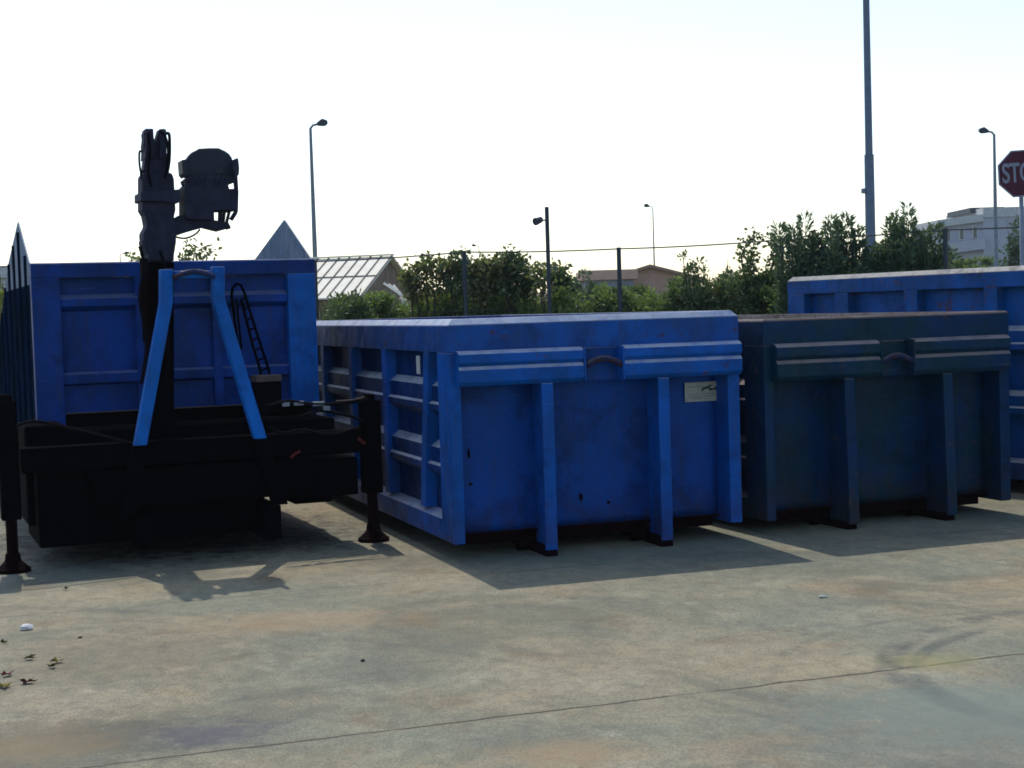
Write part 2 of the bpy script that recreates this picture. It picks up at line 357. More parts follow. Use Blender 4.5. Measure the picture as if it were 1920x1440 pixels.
def shoots(loc, hw, tops, label, mat, seed, per=600, leaf=.125, group='shrubs growing along the fence'):
    """upright shrub (oleander like): many near-vertical leafy shoots of given heights (x offset, height)"""
    rng = np.random.default_rng(seed); t = empty('shrub', loc, label=label, cat='shrub', group=group)
    st = MB(); P = []; D = []
    for (dx, h) in tops:
        for j in range(5):
            ex = dx+rng.normal(0, .09); ey = rng.normal(0, .22); hh = h*(1 if j == 0 else rng.uniform(.62, .93))
            b = np.array([dx*.35, 0, 0]); e = np.array([ex, ey, hh])
            st.tube([tuple(b), tuple((b+e)/2+np.array([0, 0, .1])), tuple(e)], [.02, .012, .004], 5)
            f = rng.uniform(.25, 1.0, per)**.8; p = b+(e-b)*f[:, None]
            a = rng.uniform(0, 2*math.pi, per); out = np.stack([np.cos(a), np.sin(a), np.full(per, .9)], 1)
            r = .05+.14*(1-f**2)[:, None]*rng.uniform(0, 1, (per, 1)); P.append(p+out*np.array([1, 1, .3])*r); D.append(out)
    leaf_mesh('foliage', np.concatenate(P), np.concatenate(D), leaf, mat, t, rng, .26)
    st.build('stem', BARK, t); return t

def climber(loc, arcs, label, mat, seed, per=260, leaf=.10, clump=.085, group='shrubs growing along the fence'):
    """loose plant of arching stems with leaf clusters hanging on them; arcs = list of local polylines"""
    rng = np.random.default_rng(seed); t = empty('climbing_shrub', loc, label=label, cat='climbing shrub', group=group)
    st = MB(); P = []; D = []
    for pts in arcs:
        pts = [np.array(p, float) for p in pts]; pp = []
        for a, b in zip(pts[:-1], pts[1:]):
            for f in np.linspace(0, 1, 5)[:-1]: pp.append(a+(b-a)*f+rng.normal(0, .015, 3))
        pp.append(pts[-1]); st.tube([tuple(q) for q in pp], [.016*(1-i/len(pp))+.004 for i in range(len(pp))], 5)
        vis = pp[len(pp)//4:]
        for q in vis:
            k = rng.integers(max(2, per//len(vis)//2), max(4, per//len(vis)*2))
            P.append(q+rng.normal(0, clump, (k, 3))); D.append(rng.normal(0, .6, (k, 3))+np.array([0, 0, -.2]))
    leaf_mesh('foliage', np.concatenate(P), np.concatenate(D), leaf, mat, t, rng, .7)
    st.build('stem', BARK, t); return t

# ------------------------------------------------------------------ roll-off containers
def container(loc, yaw, W, L, zt, zb, M, MF, MR, label, ribs, ledges, front=True, slant=0., rim='chamfer', post_slant=0., rail_h=.26, beams=None, MRIM=None, ch=.05, tw=.13):
    t = empty('container', (*loc, 0), yaw, label=label, cat='container', group='blue open top roll off containers')
    # frames: rails swept round the box with mitred corners
    MB().ring(W, L, [(0, zt-rail_h), (0, zt-ch-.001), (tw, zt-ch-.001), (tw, zt-rail_h)]).build('top_rail', MR, t, .004)
    MB().ring(W, L, [(0, zt-ch), (.004, zt-ch+.006), (ch*.9, zt), (tw, zt), (tw, zt-ch)]).build('rim', MRIM or MR, t, .003)
    b = MB()
    for sx in (0, 1):
        o = lambda i: i if sx == 0 else W-i
        b.prism([(o(0.003), zb+.0), (o(.003), zb+.165), (o(.10), zb+.20), (o(.115), zb+.20), (o(.115), zb)], 'y', .34, L-.02)
    b.box(.116, W-.116, L-.12, L-.02, zb, zb+.18)
    b.build('bottom_rail', MF, t, .004)
    # corner posts
    for (x0, x1, y0, y1) in ((0.001, .09, 0.001, .34), (W-.11, W-.001, 0.001, .34), (.001, .12, L-.30, L-.003), (W-.12, W-.001, L-.30, L-.003)):
        MB().box(x0, x1, y0, y1, zb-.002, zt-rail_h-.001).build('corner_post', MF, t, .008)
    # side walls: pressed panel with stepped horizontal ledges, vertical ribs proud of it
    for sx in (0, 1):
        zt2, zb2 = zt-rail_h-.002, zb+.19
        prof = [(.112, zt2)]
        for (a, c) in ledges:                      # a: upper lit ledge height, c: second step height
            prof += [(.112, a+.05), (.045, a), (.045, c+.018), (.018, c), (.018, c-.05), (.112, c-.11)]
        prof += [(.112, zb2), (.124, zb2), (.124, zt2)]
        pts = [((x if sx == 0 else W-x), z) for x, z in prof]
        w = MB().prism(pts, 'y', .341, L-.301).build('side_wall', BLUE_SHADE if M is BLUE else M, t)
        rb = []
        for (y0, y1) in ribs:
            r = MB(); x0, x1 = (.004, .1115) if sx == 0 else (W-.1115, W-.004)
            s = slant if y0 == ribs[0][0] else 0
            r.hexa([(x0, y0+s, zb2+.012), (x1, y0+s, zb2+.012), (x1, y1+s, zb2+.012), (x0, y1+s, zb2+.012)],
                   [(x0, y0, zt2), (x1, y0, zt2), (x1, y1, zt2), (x0, y1, zt2)])
            r.build('rib', MF, w, .006)
    # front wall panel
    g_ = MB(); nx, nz = 40, 22; x0_, x1_, z0_, z1_ = .091, W-.111, zb+.05, zt-rail_h-.001; rg = random.Random(int(loc[0]*1000))
    dents = [(rg.uniform(x0_, x1_), rg.uniform(z0_, z1_), rg.uniform(.10, .28), rg.uniform(-.016, .014)) for _ in range(16)]
    def bow(x, z):
        fx_, fz_ = (x-x0_)/(x1_-x0_), (z-z0_)/(z1_-z0_); e_ = min(1, 12*fx_*(1-fx_))*min(1, 10*fz_*(1-fz_))
        return .24+e_*(.004*math.sin(x*9.2)+sum(d*math.exp(-((x-a)**2+(z-b_)**2)/(r_*r_)) for a, b_, r_, d in dents))
    vs = [(x0_+(x1_-x0_)*i/nx, bow(x0_+(x1_-x0_)*i/nx, z0_+(z1_-z0_)*j/nz), z0_+(z1_-z0_)*j/nz) for j in range(nz+1) for i in range(nx+1)]
    g_.add(vs, [(j*(nx+1)+i, j*(nx+1)+i+1, (j+1)*(nx+1)+i+1, (j+1)*(nx+1)+i) for j in range(nz) for i in range(nx)])
    fwl = g_.build('front_wall', M, t, smooth=True); sl_ = fwl.modifiers.new('thickness', 'SOLIDIFY'); sl_.thickness = .006; sl_.offset = -1
    # rear door: two ribbed leaves with a lock bar
    for x0, x1 in ((.121, W/2-.01), (W/2+.01, W-.121)):
        d = MB().box(x0, x1, L-.05, L-.02, zb+.185, zt-rail_h-.002).build('rear_door', M, t)
        g = MB()
        for k in range(3): g.box(x0+.02, x1-.02, L-.019, L+.02, zb+.35+k*.45, zb+.43+k*.45)
        g.build('stiffener', MF, d, .005)
    # floor and underframe
    MB().box(.06, W-.06, .205, L-.055, zb+.03, zb+.049).build('floor', UNDER, t)
    u = MB()
    for k in range(12): u.box(.13, W-.13, .3+k*.48, .36+k*.48, zb-.055, zb+.028)
    u.build('cross_member', UNDER, t)
    cx = [(W/2-.525, W/2-.425), (W/2+.475, W/2+.575)]
    for x0, x1 in cx:
        s = MB().box(x0+.001, x1-.001, -.085, L-.15, 0.0, zb-.058).build('skid_rail', UNDER, t, .006)
        MB().tube([(x0-.09, .35, .075), (x0, .35, .075)], .075, 14).build('roller', UNDER, s)
    if front:
        zt3, zb3 = zt-rail_h+.012, zt-.525
        for x0, x1 in cx:
            p = MB(); s = post_slant; xm = (x0+x1)/2
            for (xa, xb, ya, yb) in ((x0, x1, -.09, -.06), (xm-.014, xm+.014, -.0602, .239)):
                p.hexa([(xa, ya-s, .05), (xb, ya-s, .05), (xb, yb-(s if yb < 0 else 0), .05), (xa, yb-(s if yb < 0 else 0), .05)],
                       [(xa, ya, zb3-.001), (xb, ya, zb3-.001), (xb, yb, zb3-.001), (xa, yb, zb3-.001)])
            p.build('front_post', MF, t, .008)
        for x0, x1 in (beams or ((.05, 1.085), (1.435, W-.02))):
            h = zt3-zb3
            y = lambda f: zb3+h*f
            q = [(-.002, y(1)), (-.060, y(.985)), (-.100, y(.90)), (-.104, y(.66)), (-.075, y(.56)), (-.104, y(.46)), (-.100, y(.12)), (-.070, y(0)), (.12, y(0)), (.12, y(1)-.03), (-.002, y(1)-.03)]
            MB().prism(q, 'x', x0, x1).build('crossbeam', MF, t, .004)
        # hook recess: back plate, cheeks and the arched lifting bar
        xa, xb = 1.087, 1.433
        MB().box(xa, xb, .03, .06, zb3, zt3-.02).build('hook_plate', M, t)
        for xq in (xa-.001, xb-.014): MB().box(xq, xq+.015, -.105, .03, zb3, zt3-.01).build('hook_cheek', MF, t, .003)
        pts = [(xa+.015+(xb-xa-.03)*f, -.075, zb3+.12+.055*math.sin(math.pi*f)) for f in [i/10 for i in range(11)]]
        MB().tube(pts, .026, 10).build('hook_bar', RUSTB, t, smooth=True)
    return t
RUSTB = steel_paint('rusty_hook_bar', (.004, .035, .16), (.02, .02, .06), rust=.50, rustcol=(.07, .03, .02), dust=(.12, .10, .10), seed=11)

C2 = (-.484, 12.213, .328)
c2 = container(C2[:2], C2[2], 2.5, 6.0, 1.898, .14, BLUE, BLUE_FRAME, BLUE_RAIL,
    'bright blue open container with a weathered white plate on its front wall',
    [(.60, .74), (2.02, 2.16), (3.36, 3.50), (4.65, 4.79)], [(1.36, 1.215), (.86, .72)], slant=.25, MRIM=RIM2)
MB().box(.05, 1.06, -.004, -.0005, 1.622, 1.634).build('seam', RUSTB, c2); MB().box(1.47, 1.98, -.004, -.0005, 1.622, 1.634).build('seam', RUSTB, c2)
for u_, v_, w_, h_ in ((879, 850, .022, .09), (882, 908, .035, .03), (1089, 933, .04, .08), (1140, 942, .03, .03), (1125, 985, .10, .03)):
    x_, z_ = fxy(C2, u_, v_, .235); rr = random.Random(u_)
    pts_ = [(x_+w_*.5*math.cos(k*.7)*rr.uniform(.6, 1.2), z_+h_*.5*math.sin(k*.7)*rr.uniform(.6, 1.2)) for k in range(9)]
    MB().prism(pts_, 'y', .226, .262).build('rust_scab', UNDER, c2)
for xq in (.10, .13):
    pass
sp = MB().box(-.004, .001, .84, .94, 1.45, 1.60).build('side_plate', WHITE, c2)
(px0, pz0), (px1, pz1) = fxy(C2, 1283, 754, .23), fxy(C2, 1355, 714, .23)
pl = MB().box(px0, px1, .212, .224, pz0, pz1).build('name_plate', PLATE, c2, .002)
wid, hei = px1-px0, pz1-pz0
def em(name, pts, mat, dep=.209):
    MB().prism([(px0+wid*a, pz0+hei*b) for a, b in pts], 'y', dep, .2125).build(name, mat, pl)
em('emblem', [(.42, .55), (.44, .68), (.55, .76), (.62, .80), (.66, .86), (.67, .76), (.60, .66), (.52, .62), (.47, .60), (.455, .50)], GREENE)
em('emblem', [(.60, .62), (.64, .68), (.70, .64), (.76, .66), (.80, .76), (.84, .72), (.83, .60), (.79, .57), (.72, .58), (.65, .54)], INK)
random.seed(3)
for row, (a, b) in enumerate(((.10, .50), (.10, .92), (.10, .78), (.12, .55))):
    tx = MB(); x = a; zz = (.74, .36, .24, .14)[row]
    while x < b:
        w_ = random.uniform(.02, .05); tx.box(px0+wid*x, px0+wid*(x+w_),   .2105, .2122, pz0+hei*zz, pz0+hei*(zz+.05)); x += w_+.018
    tx.build('worn_print', INKG, pl)

C3 = (2.107, 13.145, .367)
c3 = container(C3[:2], C3[2], 2.5, 6.0, 1.815, .12, TEAL, TEAL, TEAL,
    'dirty dark blue container with a rusty flat rim and no plate',
    [(.75, .89), (2.0, 2.14), (3.3, 3.44), (4.6, 4.74)], [(1.25, 1.12), (.75, .62)], post_slant=.04, rail_h=.22, MRIM=RIM3, ch=.02, tw=.06, beams=((.07, 1.085), (1.435, 2.44)))
for nm, bb in (('inner_lining', (2.36, 2.374, .26, 5.86, .18, 1.79)), ('inner_lining', (.126, .138, .26, 5.86, .18, 1.79)), ('inner_lining', (.14, 2.355, 5.87, 5.885, .18, 1.79))):
    MB().box(*bb).build(nm, LINING, c3)
MB().box(2.425, 2.438, .07, 5.93, 1.58, 1.812).build('inner_lining', LINING, c3); MB().box(.07, 2.424, 5.925, 5.938, 1.58, 1.811).build('inner_lining', LINING, c3)
a4 = .501; s0 = 2.35
C4 = (4.995+s0*math.sin(a4), 15.3-s0*math.cos(a4), a4)
c4 = container(C4[:2], a4, 2.5, 5.97, 2.235, .14, BLUE4, BLUE4, BLUE4,
    'tall blue container with pale worn rim, cut off by the right edge',
    [(.50, .68), (1.60, 1.78), (2.71, 2.88), (3.83, 4.03), (4.92, 5.14)], [(1.60, 1.47), (.96, .84)], rail_h=.20, MRIM=RIM4)

# ------------------------------------------------------------------ crane container
C1 = (-4.091, 13.521, .38)
c1 = empty('crane_container', (C1[0], C1[1], 0), C1[2], cat='crane container',
           label='blue container with grey peaked sides carrying a dark loader crane on outriggers')
W, L, ZT, ZB = 2.5, 5.2, 2.481, 1.176
P = lambda nm, mb, mat, bev=0, par=None, **k: mb.build(nm, mat, par or c1, bev, **k)
# front wall with frame
P('front_wall', MB().box(.24, 2.24, .10, .115, ZB, ZT-.13), BLUE1)
P('top_rail', MB().prism([(0, ZT-.13), (0, ZT-.012), (.012, ZT), (.10, ZT), (.10, ZT-.13)], 'x', .001, W-.001), BLUE1, .004)
P('corner_post', MB().box(.002, .24, .003, .14, 1.05, ZT-.131), BLUE1, .006)
P('corner_post', MB().box(2.24, W-.002, .003, .14, ZB-.01, ZT-.131), BLUE_A, .006)
P('crossbeam', MB().prism([(.10, 2.205), (.02, 2.165), (.02, 2.10), (.10, 2.055)], 'x', .241, 2.239), BLUE1, .004)
P('crossbeam', MB().prism([(.10, 1.53), (.04, 1.51), (.04, 1.43), (.10, 1.41)], 'x', .241, 2.239), BLUE1, .004)
P('mullion', MB().box(.88, .96, .03, .099, ZB, ZT-.131), BLUE1, .004)
P('mullion', MB().box(1.55, 1.63, .03, .099, ZB, ZT-.131), BLUE1, .004)
# side walls: outline rises to a peak behind the front, then falls; ribs on the outside
def side(x0, x1, out):
    pts = [(.141, .55), (.141, ZT-.14), (.101, ZT-.13), (.101, ZT+.002), (1.04, 2.885), (1.09, 2.90), (1.15, 2.885), (2.9, 2.50), (L, 2.02), (L, .55)]
    zc_ = 2.30
    up_ = [(.101, zc_+.001), (.101, ZT+.002), (1.02, 2.885), (1.07, 2.90), (1.13, 2.885), (2.45, 2.56), (3.05, zc_+.001)]
    lo_ = [(.141, .55), (.141, zc_), (3.05, zc_), (L, 1.55), (L, .55)]
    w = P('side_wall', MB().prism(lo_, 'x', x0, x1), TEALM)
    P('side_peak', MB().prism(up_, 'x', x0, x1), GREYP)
    top = lambda y: (ZT+(2.90-ZT)*(y/1.09)) if y < 1.09 else (2.90-(y-1.07)*.245 if y < 2.45 else 2.56-(y-2.45)*.40)
    for i in range(8):
        y = .35+i*.62
        xx = (-.022, x0-.001) if out < 0 else (x1+.001, W+.022)
        MB().box(xx[0], xx[1], y, y+.04, .56, max(.7, top(y+.02)-.06)).build('rib', TEALM, w, .003)
    return w
side(.0, .012, -1); side(W-.012, W, 1)
P('side_panel', MB().box(.014, .022, .145, L-.01, .55, 1.50), BLUE1); P('side_panel', MB().box(W-.022, W-.014, .145, L-.01, .55, 1.50), BLUE1)
P('rear_door', MB().box(.03, W-.03, L-.06, L-.02, .62, 1.5), BLUE1, .005)
P('floor', MB().box(.013, W-.013, .142, L-.021, .553, .60), UNDER)
# lower housing under the front wall, skids, beam
P('housing', MB().box(.02, 1.85, .15, L-.3, .14, 1.165), DARK, .01)
P('housing', MB().box(1.851, W-.04, .16, L-.3, .42, 1.164), DARK, .01)
P('sill_plate', MB().box(-.02, W-.02, -.55, .09, .91, 1.05), DARK, .004)
P('side_tank', MB().box(-.16, .17, -.62, .09, .30, 1.12), DARK, .02)
P('side_tank', MB().box(2.1, 2.46, -.5, .09, .30, .90), DARK, .02)
for x in (.62, 1.66):
    s = P('skid_rail', MB().box(x, x+.14, -1.28, L-.2, .12, .40), DARK, .006)
    MB().tube([(x-.12, L-.6, .12), (x-.002, L-.6, .12)], .12, 16).build('roller', DARK, s)
    MB().tube([(x-.12, .9, .12), (x-.002, .9, .12)], .12, 16).build('roller', DARK, s)
OX0, OX1, OY = -.32, 2.66, -1.04
P('outrigger_beam', MB().box(OX0+.09, OX1-.09, OY-.09, OY+.09, .78, .98), DARK, .01)
P('outrigger_beam', MB().box(.3, 2.1, OY-.13, OY+.13, .46, .77), DARK, .01)
P('base_frame', MB().box(-.1, 1.75, OY+.135, .14, .15, .905), DARK, .01)
for x, ztop in ((OX0, 1.36), (OX1, 1.22)):
    g = MB().box(x-.075, x+.075, OY-.085, OY+.085, .42, ztop); g.tube([(x, OY, ztop+.05), (x, OY, ztop-.01)], .05, 12)
    o = P('outrigger', g, DARK, .008)
    MB().tube([(x, OY, .42), (x, OY, .10)], .045, 14).build('ram', DARKR, o, smooth=True)
    MB().tube([(x, OY, .15), (x, OY, .09), (x, OY, .035), (x, OY, .03), (x, OY, 0.0)], [.055, .065, .12, .135, .135], 18).build('foot', DARKR, o)
# A-frame for the hook
YF = -1.20
def lx(u, v, off=YF): return fxy(C1, u, v, off)
A = [[(311, 505), (311, 566), (262, 835)], [(408, 500), (408, 560), (487, 822)]]
for k, pp in enumerate(A):
    q = [lx(*p) for p in pp]; m_ = MB(); hw = .050
    prof = [(q[0][0]-hw, q[0][1]), (q[0][0]+hw, q[0][1]), (q[1][0]+hw, q[1][1]), (q[2][0]+hw, q[2][1]), (q[2][0]-hw, q[2][1]), (q[1][0]-hw, q[1][1])]
    m_.prism(prof, 'y', YF-.055, YF+.055); f = P('hook_frame_leg', m_, BLUE_A, .008)
    d = ((q[2][0]-q[1][0])/(q[2][1]-q[1][1])); z0 = .40; x0 = q[2][0]; zq = q[2][1]
    g = MB(); g.hexa([(x0-hw-.01+d*(z0-zq), YF-.06, z0), (x0+hw+.01+d*(z0-zq), YF-.06, z0), (x0+hw+.01+d*(z0-zq), YF+.06, z0), (x0-hw-.01+d*(z0-zq), YF+.06, z0)],
                     [(x0-hw-.01, YF-.06, zq-.002), (x0+hw+.01, YF-.06, zq-.002), (x0+hw+.01, YF+.06, zq-.002), (x0-hw-.01, YF+.06, zq-.002)])
    g.build('leg_shoe', DARK, f, .006)
qa, qb = lx(318, 506), lx(402, 520)
P('hook_frame_beam', MB().box(lx(325, 505)[0]+.0, lx(397, 505)[0]-.0, YF-.045, YF+.045, qb[1]-.005, qa[1]-.01), BLUE_A, .008)
xm0, xm1 = lx(322, 520)[0], lx(400, 520)[0]
P('hook_bar', MB().tube([(xm0+(xm1-xm0)*f, YF-.075, qb[1]-.0+.05*math.sin(math.pi*f)) for f in [i/8 for i in range(9)]], .022, 10), RUSTB, smooth=True)

# crane: column, folded boom, seat -----------------------------------------
YC = -.50
def px(pts, off=YC): return [fxy(C1, u, v, off) for u, v in pts]
def slab(name, pts, th, mat, par=None, off=YC, bev=.006):
    return P(name, MB().prism(px(pts, off), 'y', off-th/2, off+th/2), mat, bev, par)
col = slab('crane_column', [(274, 478), (266, 462), (264, 438), (272, 425), (268, 405), (262, 395), (262, 330), (268, 326), (318, 326), (322, 338), (325, 395), (322, 408), (326, 425), (326, 455), (322, 480), (322, 492), (274, 492)], .26, DARKTOP, bev=.02)
slab('column_base', [(274, 492.5), (322, 492.5), (322, 800), (276, 800)], .24, DARK, col)  # lower column takes the darkened steel, painting in its shade
slab('slewing_ring', [(258, 363), (330, 358), (333, 372), (329, 383), (258, 379)], .36, DARKTOP, col)
slab('valve_block', [(263, 452), (270, 449), (272, 460), (264, 462)], .2, DARKTOP, col)
cb_ = MB(); x_, z_ = fxy(C1, 298, 540, YC-.14)
cb_.tube([(x_-.12, YC-.16, z_-.45), (x_-.12, YC-.16, z_+.25)], .035, 12); cb_.tube([(x_+.02, YC-.18, z_-.6), (x_+.02, YC-.18, z_+.1)], .045, 12)
cb_.build('ram', DARKR, col, smooth=True)
boom = slab('boom', [(266, 330), (269, 300), (268, 285), (266, 275), (268, 262), (267, 252), (270, 243), (284, 243), (286, 262), (289, 268), (293, 255), (296, 244), (306, 243), (310, 250), (308, 280), (312, 300), (313, 330)], .16, DARKTOP)
slab('boom_tip', [(268, 300), (270, 246), (283, 245), (286, 300)], .26, DARKTOP, boom)
slab('boom_tip', [(294, 300), (297, 247), (307, 246), (308, 300)], .26, DARKTOP, boom)
def hose(pts, r=.011, off=YC-.1, mat=RUBBER, par=None, name='hose'):
    q = []; n_ = len(pts)
    pts = [Vector((a, off, b)) for a, b in px(pts, off)]
    for i in range(n_-1):                      # catmull-rom
        p0, p1, p2, p3 = pts[max(i-1, 0)], pts[i], pts[i+1], pts[min(i+2, n_-1)]
        for k in range(5):
            t_ = k/5; q.append(.5*((2*p1)+(p2-p0)*t_+(2*p0-5*p1+4*p2-p3)*t_*t_+(3*p1-p0-3*p2+p3)*t_**3))
    q.append(pts[-1]); return MB().tube(q, r, 8).build(name, mat, par or c1, smooth=True)
hose([(268, 285), (262, 284), (261, 300), (263, 318), (266, 332)], .009, par=boom)
hose([(270, 320), (264, 325), (266, 336), (270, 342)], .009, par=boom)
hose([(308, 252), (316, 250), (318, 262), (318, 290), (316, 312), (312, 330)], .013, par=boom)
hose([(300, 246), (311, 258), (315, 285), (313, 318), (308, 335)], .010, off=YC-.16, par=boom)
hose([(277, 250), (281, 280), (278, 320), (284, 350)], .012, off=YC-.15, par=boom)
hose([(322, 442), (345, 447), (365, 440), (375, 430)], .008, par=col)
hose([(262, 462), (270, 500), (262, 560), (275, 640), (265, 720)], .014, off=YC-.19, par=col)
hose([(300, 470), (312, 520), (300, 580), (306, 660)], .014, off=YC-.19, par=col)
# bracket and seat
br = slab('seat_bracket', [(322, 412), (335, 404), (345, 404), (400, 414), (425, 418), (430, 428), (408, 434), (392, 430), (380, 427), (345, 437), (325, 444)], .16, DARKTOP)
slab('lever_box', [(341, 352), (349, 344), (420, 342), (424, 360), (424, 396), (395, 397), (392, 415), (345, 413), (341, 400)], .30, DARKTOP, br)
seat = slab('operator_seat', [(343, 332), (343, 318), (345, 308), (348, 299), (353, 292), (359, 286), (367, 282), (372, 279), (390, 278), (410, 278), (414, 281), (421, 284), (428, 289), (433, 296), (436, 305), (438, 316), (438, 332), (425, 337), (355, 338)], .10, SEATM, bev=.02)
slab('seat_back_shell', [(347, 334), (436, 332), (427, 345), (344, 347)], .22, SEATM, seat)
slab('armrest', [(337, 302), (344, 301), (349, 326), (345, 334), (339, 328)], .22, SEATM, seat, off=YC-.1)
slab('armrest', [(437, 299), (442, 299), (444, 318), (443, 330), (437, 335), (434, 322)], .22, SEATM, seat, off=YC-.1)
slab('side_box', [(423, 357), (441, 357), (441, 392), (436, 397), (423, 397)], .26, DARKTOP, br)
slab('side_box', [(342, 338), (441, 338), (436, 344), (345, 346)], .26, DARKTOP, br)
fr = None
def pbar(m_, pts, w, off=YC):
    q = px(pts, off); m_ = MB()
    for a, b in zip(q[:-1], q[1:]): m_.bar((a[0], off, a[1]), (b[0], off, b[1]), w, .05)
    m_.build('seat_strut', DARKTOP, seat)
pbar(fr, [(441, 330), (443, 360), (442, 398), (433, 412)], .03); pbar(fr, [(424, 345), (424, 398)], .03)
pbar(fr, [(425, 361), (442, 361)], .06); pbar(fr, [(425, 378), (442, 378)], .10); pbar(fr, [(395, 395), (440, 393)], .03)
pbar(fr, [(398, 395), (399, 418)], .02); pbar(fr, [(413, 395), (412, 418)], .03); pbar(fr, [(421, 395), (418, 418)], .02); pbar(fr, [(431, 392), (424, 420)], .02)
pbar(fr, [(425, 420), (428, 430)], .03); pbar(fr, [(345, 345), (345, 405)], .03)
lv = MB()
for u in (360, 372, 384, 404, 412): 
    (a, b), (c_, d_) = px([(u, 350), (u+2, 322)], YC-.22); lv.tube([(a, YC-.16, b), (c_, YC-.24, d_)], .006, 6)
lv.build('control_lever', DARKTOP, seat)
# ladder leaning on the front wall with an arched top
YL = -.12
ld = MB()
def lt(pts, r=.013):
    q = px(pts, YL); ld.tube([(a, YL, b) for a, b in q], r, 8)
lt([(440, 600), (434, 556), (436, 540), (444, 532), (452, 535), (458, 548), (480, 620), (503, 690), (512, 740)])
lt([(452, 560), (472, 640), (488, 695), (497, 740)])
for f in [i/7 for i in range(8)]:
    u0, v0, u1, v1 = 453+35*f, 562+133*f, 462+40*f, 556+134*f; lt([(u0, v0), (u1, v1)], .009)
ld.build('ladder', DARK, c1, smooth=True)
lt2 = ld = MB(); lt([(436, 560), (440, 600), (448, 655)], .012); lt([(443, 560), (447, 600), (453, 655)], .010); ld.build('handrail', DARK, c1, smooth=True)
(xa, za), (xb, zb_) = px([(475, 716), (521, 702)], -.5)
bx = P('tool_box', MB().box(xa, xb, -.62, -.42, za-.28, za), DARK, .008); MB().box(xa-.004, xb+.004, -.63, -.41, za+.001, zb_).build('lid', BROWN, bx, .004)
# hydraulic lines on the right outrigger side
for pts, mt, r in [([(500, 762), (540, 752), (580, 757), (640, 757), (690, 748)], RUBBER, .013), ([(505, 800), (530, 812), (570, 806), (620, 815), (675, 800)], RUBBER, .013),
                   ([(560, 782), (600, 770), (650, 778), (680, 790)], RUBBER, .012), ([(545, 858), (552, 852), (563, 846)], REDH, .011), ([(630, 752), (660, 750), (684, 744)], BROWN, .006),
                   ([(672, 822), (684, 832)], REDH, .012), ([(30, 800), (60, 790), (120, 800), (240, 830)], RUBBER, .013)]:
    hose(pts, r, off=OY-.13, mat=mt, name='hydraulic_hose')
for (u, v, s) in ((560, 756, .04), (597, 757, .05), (612, 766, .03), (536, 758, .03)):
    a, b = fxy(C1, u, v, OY-.12); P('valve', MB().box(a-s, a+s, OY-.14, OY-.10, b-.018, b+.018), GALV, .003)
P('pump_unit', MB().box(1.95, 2.52, OY-.06, OY+.45, .42, .74).tube([(2.1, OY-.1, .60), (2.1, OY+.3, .60)], .09, 14), DARK, .01)

# ------------------------------------------------------------------ ground
gm = MB().add([(-900, -300, -.012), (900, -300, -.012), (900, 2500, -.012), (-900, 2500, -.012)], [(0, 1, 2, 3)]).build('ground', grassland()); tag(gm, kind='structure')
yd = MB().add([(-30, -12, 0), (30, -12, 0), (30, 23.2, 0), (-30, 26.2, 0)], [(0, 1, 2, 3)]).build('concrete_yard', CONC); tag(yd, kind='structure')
kb = MB().hexa([(-30, 26.2, -.01), (30, 23.2, -.01), (30, 23.4, -.01), (-30, 26.4, -.01)], [(-30, 26.2, .12), (30, 23.2, .12), (30, 23.4, .12), (-30, 26.4, .12)]).build('kerb', simple('kerb_concrete', (.28, .27, .24), None, .9)); tag(kb, kind='structure')

# litter ------------------------------------------------------------------
def fallen(u, v, size, mat, label, seed):
    rng = random.Random(seed); p = gr(u, v); m_ = MB(); n_ = 11; vs = [(0, 0, .012)]
    for k in range(n_):
        a = 2*math.pi*k/n_; r = size*(1 if k % 2 else .45)*rng.uniform(.75, 1.15); vs.append((r*math.cos(a), r*math.sin(a), rng.uniform(.004, .035)))
    m_.add(vs, [(0, 1+k, 1+(k+1) % n_) for k in range(n_)]); m_.tube([(0, 0, .012), (size*.9, size*.6, .02)], .002, 4)
    o = m_.build('fallen_leaf', mat); o.location = (p.x, p.y, 0); o.rotation_euler.z = rng.uniform(0, 6)
    return tag(o, label, 'leaf', 'dead leaves on the concrete')
LR = simple('dead_red_leaf', (.11, .012, .016), None, .8); LY = simple('dead_yellow_leaf', (.22, .17, .02), (.1, .08, .01), .8); LO = simple('dead_olive_leaf', (.07, .07, .01), None, .8)
fallen(52, 1282, .050, LR, 'dark red curled leaf on the concrete, the larger red one with a bent tip', 1)
fallen(14, 1268, .045, LR, 'dark red leaf touching the left edge of the concrete, above the bright yellow leaf', 2)
fallen(8, 1290, .060, LY, 'bright yellow leaf at the left edge of the concrete below the red ones', 3)
fallen(108, 1243, .045, LY, 'orange brown leaf lying farthest right among the leaves on the concrete', 4)
fallen(97, 1253, .035, LO, 'small dark olive leaf touching the orange brown leaf on its left', 5)
fallen(56, 1237, .045, LO, 'olive green leaf between the white scrap of paper and the red leaves', 6)
fallen(8, 1207, .028, LO, 'small green leaf near the left edge, level with the white scrap of paper', 7)
fallen(124, 1107, .028, LO, 'tiny dark leaf alone near the shadow edge of the crane container', 8)
def lump(name, u, v, r, mat, label, cat, seed, sx=1.):
    p = gr(u, v); rng = random.Random(seed); bm = bmesh.new(); bmesh.ops.create_icosphere(bm, subdivisions=2, radius=r)
    for q in bm.verts: q.co *= rng.uniform(.72, 1.25); q.co.z *= .6; q.co.x *= sx
    me = bpy.data.meshes.new(name); bm.to_mesh(me); bm.free(); me.materials.append(mat)
    o = bpy.data.objects.new(name, me); COL.objects.link(o); o.location = (p.x, p.y, r*.45); return tag(o, label, cat)
lump('paper_scrap', 49, 1181, .034, WHITE, 'crumpled white scrap of paper on the concrete at the left', 'litter', 1, 1.3)
